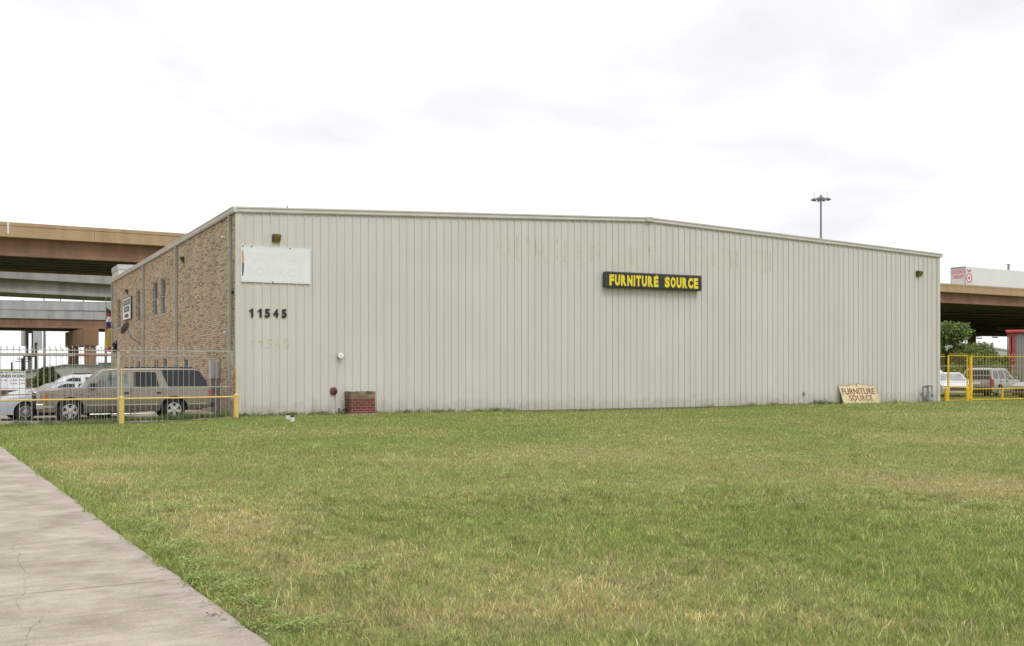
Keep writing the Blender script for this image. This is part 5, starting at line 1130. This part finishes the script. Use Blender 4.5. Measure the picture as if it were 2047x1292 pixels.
overpass('overpass', 'lower grey concrete ramp with a pale girder, above the brown bridge', 0, 172, 7300, 12.35, 1.35, 1.45, 9.0, -90, 130, ('greybridge', 'greybridge', 'greybridge'), 3, coping=.02, piers=((110, 4, 7, 1.8, .8, (0,)),))
overpass('overpass', 'low brown bridge carried by square capped brown piers', 0, 163, 5200, 10.4, 1.2, 1.42, 16.5, -90, 110, ('greybridge', 'brownbridge', 'underbridge'), 6, coping=.02, over=.3)
# brown pier seen under it
pA = at(181, 733, 158); ang_c = math.atan2(F, 5200 - CX)
t = thing('bridge_pier', 'brown concrete bridge pier with a heavy cap and two round columns', 'bridge pier', (pA.x, pA.y, 0), math.atan2(F, -2300 - CX) + R(0))
# local x runs away from the camera to the left
z1c = CAMH + (733 - 657) / F * 158; z0c = CAMH + (733 - 691) / F * 158
MB().box(-1.0, 21.5, -1.0, 1.0, z0c, z1c).build('cap', M['pier'], t, bevel=.05)
for x in (0.1, 19.3):
    MB().rod((x, 0, -5), (x, 0, z0c - .003), .83, 22).build('column', M['pier'], t, smooth=True); MB().rod((x, 0, -5), (x, 0, CAMH - .3), .86, 22).build('column_base', M['pier2'], t, smooth=True)
t.rotation_euler = (0, 0, math.atan2(.72, -.40))
# wide low deck beyond, at the right
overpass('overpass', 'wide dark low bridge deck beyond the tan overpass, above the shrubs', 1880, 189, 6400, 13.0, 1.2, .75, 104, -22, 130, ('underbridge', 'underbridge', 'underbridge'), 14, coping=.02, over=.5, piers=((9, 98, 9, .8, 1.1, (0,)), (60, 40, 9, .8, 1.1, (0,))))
# concrete ramp wall in the distance at right
p = at(1915, 733, 380); t = thing('ramp_wall', 'pale grey concrete ramp sloping down in the distance behind the shrubs', 'wall', (p.x, p.y, 0), math.atan2(.35, .94))
MB().prism([(-30, -6), (80, -6), (80, 1.2), (-30, 13.2)], 0, .6).build('ramp_face', M['farwall'], t); MB().prism([(-30, 13.2), (80, 1.2), (80, 1.7), (-30, 13.7)], -.4, .9).build('ramp_coping', M['farroof'], t)
pp_ = at(1942.5, 733, 296); t = thing('bridge_pier', 'brown square bridge column glimpsed above the shrubs under the dark deck', 'bridge pier', (pp_.x, pp_.y, 0), .3)
MB().box(-.8, .8, -.8, .8, -6, 9.9).build('column', M['pier'], t, bevel=.05); MB().box(-.95, .95, -2.5, 2.5, 9.903, 10.8).build('cap', M['pier'], t)
# hanging lamps under the deck
for k, (px, py) in enumerate(((1929, 678), (1957.5, 676.5), (1989, 674.5))):
    p = at(px, py, 285); t = thing('hanging_lamp', 'small lamp hanging on two rods below the dark bridge deck, %s of three' % ('leftmost', 'middle', 'rightmost')[k], 'lamp', p, 0, 'lamps below the dark deck')
    MB().box(-.65, .65, -.3, .3, -.15, .12).build('housing', M['polegrey'], t, bevel=.05); MB().rod((-.5, 0, .1), (-.5, 0, 1.3), .05).rod((.5, 0, .1), (.5, 0, 1.3), .05).build('hanger', M['polegrey'], t)
# trailer on the high overpass
pc = at(1929.5, 733, 171.5); d1 = Vector((math.cos(ang1), math.sin(ang1)))
zdeck = 13.35; ztr = CAMH + (733 - 533) / F * 171.5
t = thing('semi_trailer', 'white semi trailer with red ring emblems and the word TARGET, on the tan overpass', 'trailer', (pc.x, pc.y, zdeck), ang1)
Ht = ztr - zdeck; LB = 17.5
MB().box(0, LB, 0, 2.6, 1.1, Ht).build('box_body', M['trailer'], t, bevel=.03)
MB().box(-.03, .06, -.03, .06, 1.05, Ht + .02).box(-.03, .06, 2.54, 2.63, 1.05, Ht + .02).box(-.03, .04, .06, 2.54, Ht - .22, Ht + .02).build('rear_frame', M['polegrey'], t)
def annulus(mb, cx, cz, r0, r1, n=28, a0=0, a1=360):
    for k in range(n):
        A = [R(a0 + (a1 - a0) * (k + j) / n) for j in (0, 1)]
        mb.add([(cx + r_ * math.cos(a_), 0, cz + r_ * math.sin(a_)) for a_ in A for r_ in (r0, r1)], [(0, 1, 3, 2)])
# side emblem (faces -y)
def emblem(kind):
    mb = MB()
    if kind == 'side':
        cz = Ht - 1.78
        annulus(mb, 1.0, cz, .60, .78); annulus(mb, 1.0, cz, 0.0, .24)
        annulus(mb, 1.0, cz + 1.55, .36, .60, 18, 200, 340)
        for sx_ in (-1, 1): mb.add([(1 + sx_ * .80, 0, cz + .84), (1 + sx_ * .60, 0, cz + .84), (1 + sx_ * .80, 0, cz + 1.04)], [(0, 1, 2)]); mb.add([(1 + sx_ * .82, 0, cz - .82), (1 + sx_ * .35, 0, cz - .82), (1 + sx_ * .82, 0, cz - .90), (1 + sx_ * .45, 0, cz - .90)], [(0, 1, 3, 2)])
    return mb
mb = emblem('side'); mb.v = [(x, -.012, z) for x, y, z in mb.v]; mb.build('emblem', M['tred'], t)
mb = MB(); 
for cx in (.50, 1.30, 2.10): annulus(mb, cx, Ht - .75, .26, .37); annulus(mb, cx, Ht - .75, 0, .10)
for cx in (.9, 1.7):
    for sg in (-1, 1): mb.add([(cx - .08, 0, Ht - .75 + sg * .40), (cx + .08, 0, Ht - .75 + sg * .40), (cx, 0, Ht - .75 + sg * .28)], [(0, 1, 2)])
# rear face: viewed from behind the screen x runs to -y
mb.v = [(-.012, 2.6 - x, z) for x, y, z in mb.v]; mb.build('emblem', M['tred'], t)
mb = MB().text('TARGET', 2.1, .55, 0, .01, .25, Ht - 1.85, offset=.015); mb.v = [(-.008 + y, 2.6 - x, z) for x, y, z in mb.v]; mb.build('lettering', M['tred'], t)
for x in (1.2, 2.5, 12.5):
    for y in (.25, 2.35): MB().lathe([(.3, -.14), (.5, -.12), (.5, .12), (.3, .14)], 20, Matrix.Translation((x, y, .5)) @ RX).build('wheel', M['tyre'], t)
MB().box(.2, 10, .6, 2.0, .8, 1.1).build('chassis', M['dark'], t)
p = at(2016, 733, 190); t = thing('bridge_lamp', 'short grey post with a thin crossbar above the trailer', 'post', (p.x, p.y, 13), 0)
zz = CAMH + (733 - 528) / F * 190 - 13; MB().rod((0, 0, 0), (0, 0, zz), .20).build('post', M['polegrey'], t); MB().box(-.6, .7, -.04, .04, zz - .12, zz - .05).build('crossbar', M['polegrey'], t)
p = at(15.8, 733, 95.6); t = thing('marker_post', 'thin white marker strip fixed to the tan parapet at the left picture edge', 'marker', (p.x, p.y, 0), ang1)
MB().box(-.06, .06, -.12, -.06, 13.55, 14.66).build('strip', M['white'], t); MB().box(-.08, .08, -.06, -.02, 13.8, 13.9).build('bracket', M['polegrey'], t)

# ------------------------------------------------------------------ high mast light and other poles
p = at(1641, 733, 205); t = thing('high_mast_light', 'tall slim mast with a ring of floodlights rising above the warehouse roof', 'mast light', (p.x, p.y, -4), 0)
zt_ = CAMH + (733 - 399) / F * 205 + 4
MB().rod((0, 0, 0), (0, 0, zt_ + .6), .38, 14, .16).build('mast', M['polegrey'], t, smooth=True)
mb = MB()
for k in range(24):
    a = [2 * math.pi * (k + j) / 24 for j in (0, 1)]; mb.rod((1.2 * math.cos(a[0]), 1.2 * math.sin(a[0]), zt_ + .1), (1.2 * math.cos(a[1]), 1.2 * math.sin(a[1]), zt_ + .1), .07, 6)
for k in range(4): a = math.pi * k / 2 + .3; mb.rod((0, 0, zt_ + .1), (1.2 * math.cos(a), 1.2 * math.sin(a), zt_ + .1), .06, 6)
mb.lathe([(.3, zt_), (.35, zt_ + .5), (.12, zt_ + .9)], 12); mb.build('ring', M['polegrey'], t)
for k in range(10):
    a = 2 * math.pi * (k + .5) / 10; m_ = Matrix.Translation((1.55 * math.cos(a), 1.55 * math.sin(a), zt_)); MB().lathe([(.33, -.14), (.36, -.05), (.20, .14), (.10, .22)], 12, m_).rod((1.2 * math.cos(a), 1.2 * math.sin(a), zt_ + .1), (1.5 * math.cos(a), 1.5 * math.sin(a), zt_ + .1), .05, 6).build('floodlight', M['polegrey'], t, smooth=True)
MB().rod((-1.2, 0, zt_ + .1), (-1.2, 0, zt_ + 1.4), .02, 5).rod((1.25, 0, zt_ + .1), (1.25, 0, zt_ + 1.4), .02, 5).build('lightning_rod', M['polegrey'], t)
def pole(name, label, px, Z, ytop, r, mm, cat='pole', group=None, arms=True):
    p = at(px, 733, Z); z0 = gz(p.x, p.y); zt_ = CAMH + (733 - ytop) / F * Z; t = thing(name, label, cat, (p.x, p.y, z0), .2, group)
    MB().rod((0, 0, -.1), (0, 0, zt_ - z0), r, 12, r * .7).build('shaft', M[mm], t, smooth=True)
    MB().rod((0, 0, zt_ - z0), (0, 0, zt_ - z0 + .06), r * .8, 10).build('cap', M[mm], t)
    if arms: MB().box(-.9, .9, -.05, .05, zt_ - z0 - .45, zt_ - z0 - .33).build('crossarm', M[mm], t)
    return t
pole('light_pole', 'tall grey pole right of the billboard, rising past the brown bridge', 89, 195, 640, .28, 'polegrey', arms=False)
pole('utility_pole', 'dark pole just right of the billboard, ending below the bridge', 72, 155, 686, .28, 'poledark', arms=False)
pole('utility_pole', 'short dark utility pole left of the billboard column', 44.5, 150, 717, .2, 'poledark')
pole('utility_pole', 'leaning looking dark utility pole close to the billboard column', 48.5, 140, 712, .2, 'poledark')
pole('utility_pole', 'far small utility pole above the middle of the hours board', 23.5, 190, 725, .2, 'poledark', arms=False)
pole('utility_pole', 'thin dark pole beside the yellow banner and the brick corner', 212, 74, 690, .10, 'poledark', arms=False)
for k, (px, tt) in enumerate(((88, 588), (120.5, 590), (167, 592))):
    p = at(px, 733, 190); t = thing('ramp_lamp', 'thin post standing in the bright gap between the grey ramps, %s of three' % ('leftmost', 'middle', 'rightmost')[k], 'post', (p.x, p.y, 9), 0, 'posts between the grey ramps')
    MB().rod((0, 0, 0), (0, 0, CAMH + (733 - tt + 8) / F * 190 - 9), .10, 8).build('shaft', M['polegrey'], t); MB().rod((0, 0, 0), (0, 0, 1.0), .16, 8).build('base', M['polegrey'], t)
# billboard
p = at(60, 733, 192); g0 = gz(p.x, p.y); t = thing('billboard', 'tall billboard on a grey column with two uprights, seen edge-on under the bridge', 'billboard', (p.x, p.y, 0), R(18))
zp_ = (CAMH + (733 - 712) / F * 192) / 1.63; zt_ = 8.2; t.scale = (1.63, 1.63, 1.63)
MB().rod((0, 0, g0 / 1.6), (0, 0, zp_), .24, 16).build('column', M['polegrey'], t, smooth=True)
MB().box(-.38, -.16, -.12, .12, zp_, zt_).build('upright', M['poledark'], t); MB().box(.16, .38, -.12, .12, zp_, zt_).build('upright', M['poledark'], t)
MB().box(-.16, .16, -.08, .08, 4.7, 4.95).box(-.45, .6, -.5, .5, zp_ - .12, zp_ + .12).build('platform', M['poledark'], t)
MB().box(-.62, -.40, -2.5, 2.5, 3.3, zt_).build('panel', M['bb_white'], t); MB().prism([(.40, 3.0), (.95, 3.0), (.95, zt_), (.40, zt_)], -1.0, 3.0).build('panel', M['bb_white'], t)
# business hours board
pR = at(50, 733, 40.8); g0 = gz(pR.x, pR.y); t = thing('hours_board', 'white business hours board in black capitals behind the silver saloon', 'sign', (pR.x, pR.y, g0), 0)
sc = 40.8 / F; H_ = (780 - 742) * sc; W_ = 63 * sc; zb_ = CAMH - (780 - 733) * sc - g0
MB().box(-W_, 0, 0, .03, zb_, zb_ + H_).build('board', M['board'], t)
for x in (-W_ + .1, -.1): MB().rod((x, .06, 0), (x, .06, zb_ + H_ - .05), .03).build('leg', M['polegrey'], t)
zz = lambda py: CAMH - (py - 733) * sc - g0
for tx, x0, x1, yt, yb, of in (('CAPRI AUTO SOURCE', -8.5, 49, 742.8, 746.6, .012), ('BUSINESS HOURS', -9, 49.3, 749.0, 755.0, .02), ('MON - FRI:', -6, 15.5, 759.1, 762, .0), ('10 AM - 7 PM', 20.5, 49, 759.1, 762, .0), ('SAT:', -6, 1.5, 765.7, 768.5, .0), ('10 AM - 6 PM', 20.5, 49, 765.7, 768.5, .0), ('SUN:', -6, 1.5, 772.2, 775, .0)):
    MB().text(tx, (x1 - x0) * sc, (yb - yt) * sc, 0, .006, (x0 - 50) * sc, zz(yb), offset=of).build('lettering', M['black'], t)
# flag / feather banner at the far brick corner
p = at(212, 733, 71.5); g0 = gz(p.x, p.y); t = thing('banner_flag', 'red white and blue flag above a yellow banner at the far brick corner', 'flag', (p.x, p.y, g0), R(15))
zf_ = lambda py: CAMH + (733 - py) / F * 71.5 - g0; sc = 71.5 / F
MB().rod((0, 0, 0), (0, 0, zf_(594)), .03, 8).build('pole', M['polegrey'], t)
def cloth(name, pts, mm, amp=.05, parent=None):
    mb = MB(); n = 10
    (xa, za), (xb, zb), (xc, zc_), (xd, zd) = pts
    for j in range(n + 1):
        for i in range(n + 1):
            u, v = i / n, j / n; x = (xa * (1 - u) + xb * u) * (1 - v) + (xd * (1 - u) + xc * u) * v; z = (za * (1 - u) + zb * u) * (1 - v) + (zd * (1 - u) + zc_ * u) * v
            mb.v.append((x, amp * math.sin(u * 7 + v * 3) , z))
    for j in range(n):
        for i in range(n): a = j * (n + 1) + i; mb.f.append((a, a + 1, a + n + 2, a + n + 1))
    o = mb.build(name, M[mm], t, smooth=True); so_ = o.modifiers.new('thick', 'SOLIDIFY'); so_.thickness = .008; return o
X = lambda q_: (q_ - 212) * sc
cloth('dark_emblem_cloth', [(X(212.5), zf_(614)), (X(222), zf_(622)), (X(222), zf_(628)), (X(213), zf_(625))], 'poledark')
cloth('red_cloth', [(X(212), zf_(625)), (X(222), zf_(628)), (X(222), zf_(634)), (X(212), zf_(632.5))], 'flagred'); cloth('white_cloth', [(X(211.5), zf_(632.5)), (X(222), zf_(634)), (X(222), zf_(644)), (X(211.5), zf_(644))], 'flagwhite')
cloth('blue_cloth', [(X(211.5), zf_(644)), (X(222), zf_(644)), (X(222), zf_(653)), (X(211), zf_(656))], 'flagblue'); cloth('red_edge', [(X(211), zf_(656)), (X(222), zf_(653)), (X(222), zf_(655.5)), (X(210), zf_(659))], 'flagred')
cloth('yellow_banner', [(X(210), zf_(659)), (X(223), zf_(655.5)), (X(223), zf_(695)), (X(209), zf_(697))], 'flagyellow'); cloth('ragged_end', [(X(211), zf_(696)), (X(222), zf_(695)), (X(221), zf_(704)), (X(214), zf_(703))], 'flagred')

# ------------------------------------------------------------------ background buildings
p0 = at(42, 733, 150); t = thing('far_warehouse', 'long pale grey warehouse with a shallow roof beyond the bridge piers', 'building', (p0.x, p0.y, 0), math.atan2(-.05, 1))
zy = lambda py, Z=150: CAMH + (733 - py) / F * Z; sc = 150 / F
MB().prism([(0, -6), (90 * sc, -6), (190 * sc, -6), (190 * sc, zy(729.5)), (90 * sc, zy(729.5)), (0, zy(745))], 0, 20).build('wall', M['farwall'], t)
MB().prism([(-.3, zy(745)), (90 * sc, zy(729.5)), (190 * sc, zy(729.5)), (190 * sc, zy(729)), (90 * sc, zy(728.6)), (-.3, zy(744))], -.3, 20.3).build('roof_edge', M['farroof'], t)
p0 = at(196, 733, 146); t = thing('far_shed', 'pale grey shed with a flat roof just left of the far brick corner', 'building', (p0.x, p0.y, 0), 0)
MB().box(0, 9, 0, 12, -6, zy(726, 146)).build('wall', M['farwall'], t); MB().box(-.2, 9.2, -.2, 12.2, zy(726, 146), zy(725, 146)).build('roof', M['farroof'], t)
p0 = at(40, 733, 95); t = thing('timber_fence', 'brown timber fence stretch below the billboard column', 'fence', (p0.x, p0.y, gz(p0.x, p0.y)), 0)
zz0 = gz(p0.x, p0.y); MB().box(-4.5, 1.0, 0, .06, 0, zy(757, 95) - zz0).build('boards', M['fencewood'], t); 
for x in (-3, -1.5, 0, .9): MB().box(x - .06, x + .06, .06, .16, 0, zy(756, 95) - zz0).build('post', M['fencewood'], t)
# red framed building at the right edge
ca = at(2016.5, 733, 84); g0 = gz(ca.x, ca.y); t = thing('red_trimmed_building', 'grey corrugated building with red posts and a red roof edge at the right picture edge', 'building', (ca.x, ca.y, g0), R(-27))
ze = CAMH + (733 - 667) / F * 84 - g0; ztp = CAMH + (733 - 661.5) / F * 84 - g0
mb = MB(); pts = []; x = .45
while x < 14: pts += [(x, .10), (x + .08, .10), (x + .10, .05), (x + .16, .05), (x + .18, .10)]; x += .2
for a, b in pts: mb.v += [(a, b, 0), (a, b, ze)]
mb.f = [(2 * i, 2 * i + 2, 2 * i + 3, 2 * i + 1) for i in range(len(pts) - 1)]; mb.build('corrugated_wall', M['metal_bld'], t)
MB().box(.42, 14, .12, 10, 0, ze).build('shell', M['metal_bld'], t)
MB().box(0, .16, 0, .16, 0, ze).build('post', M['redtrim'], t); MB().box(.24, .42, -.02, .16, 0, ze).build('post', M['redtrim'], t); MB().box(-.12, -.02, .1, .2, 0, ze).build('post', M['polegrey'], t)
MB().rod((-.2, -.05, ze + .13), (14, -.05, ze + .13), .15, 12).box(-.15, 14, 0, 10, ze, ze + .12).build('roof_edge', M['redtrim'], t, smooth=True)
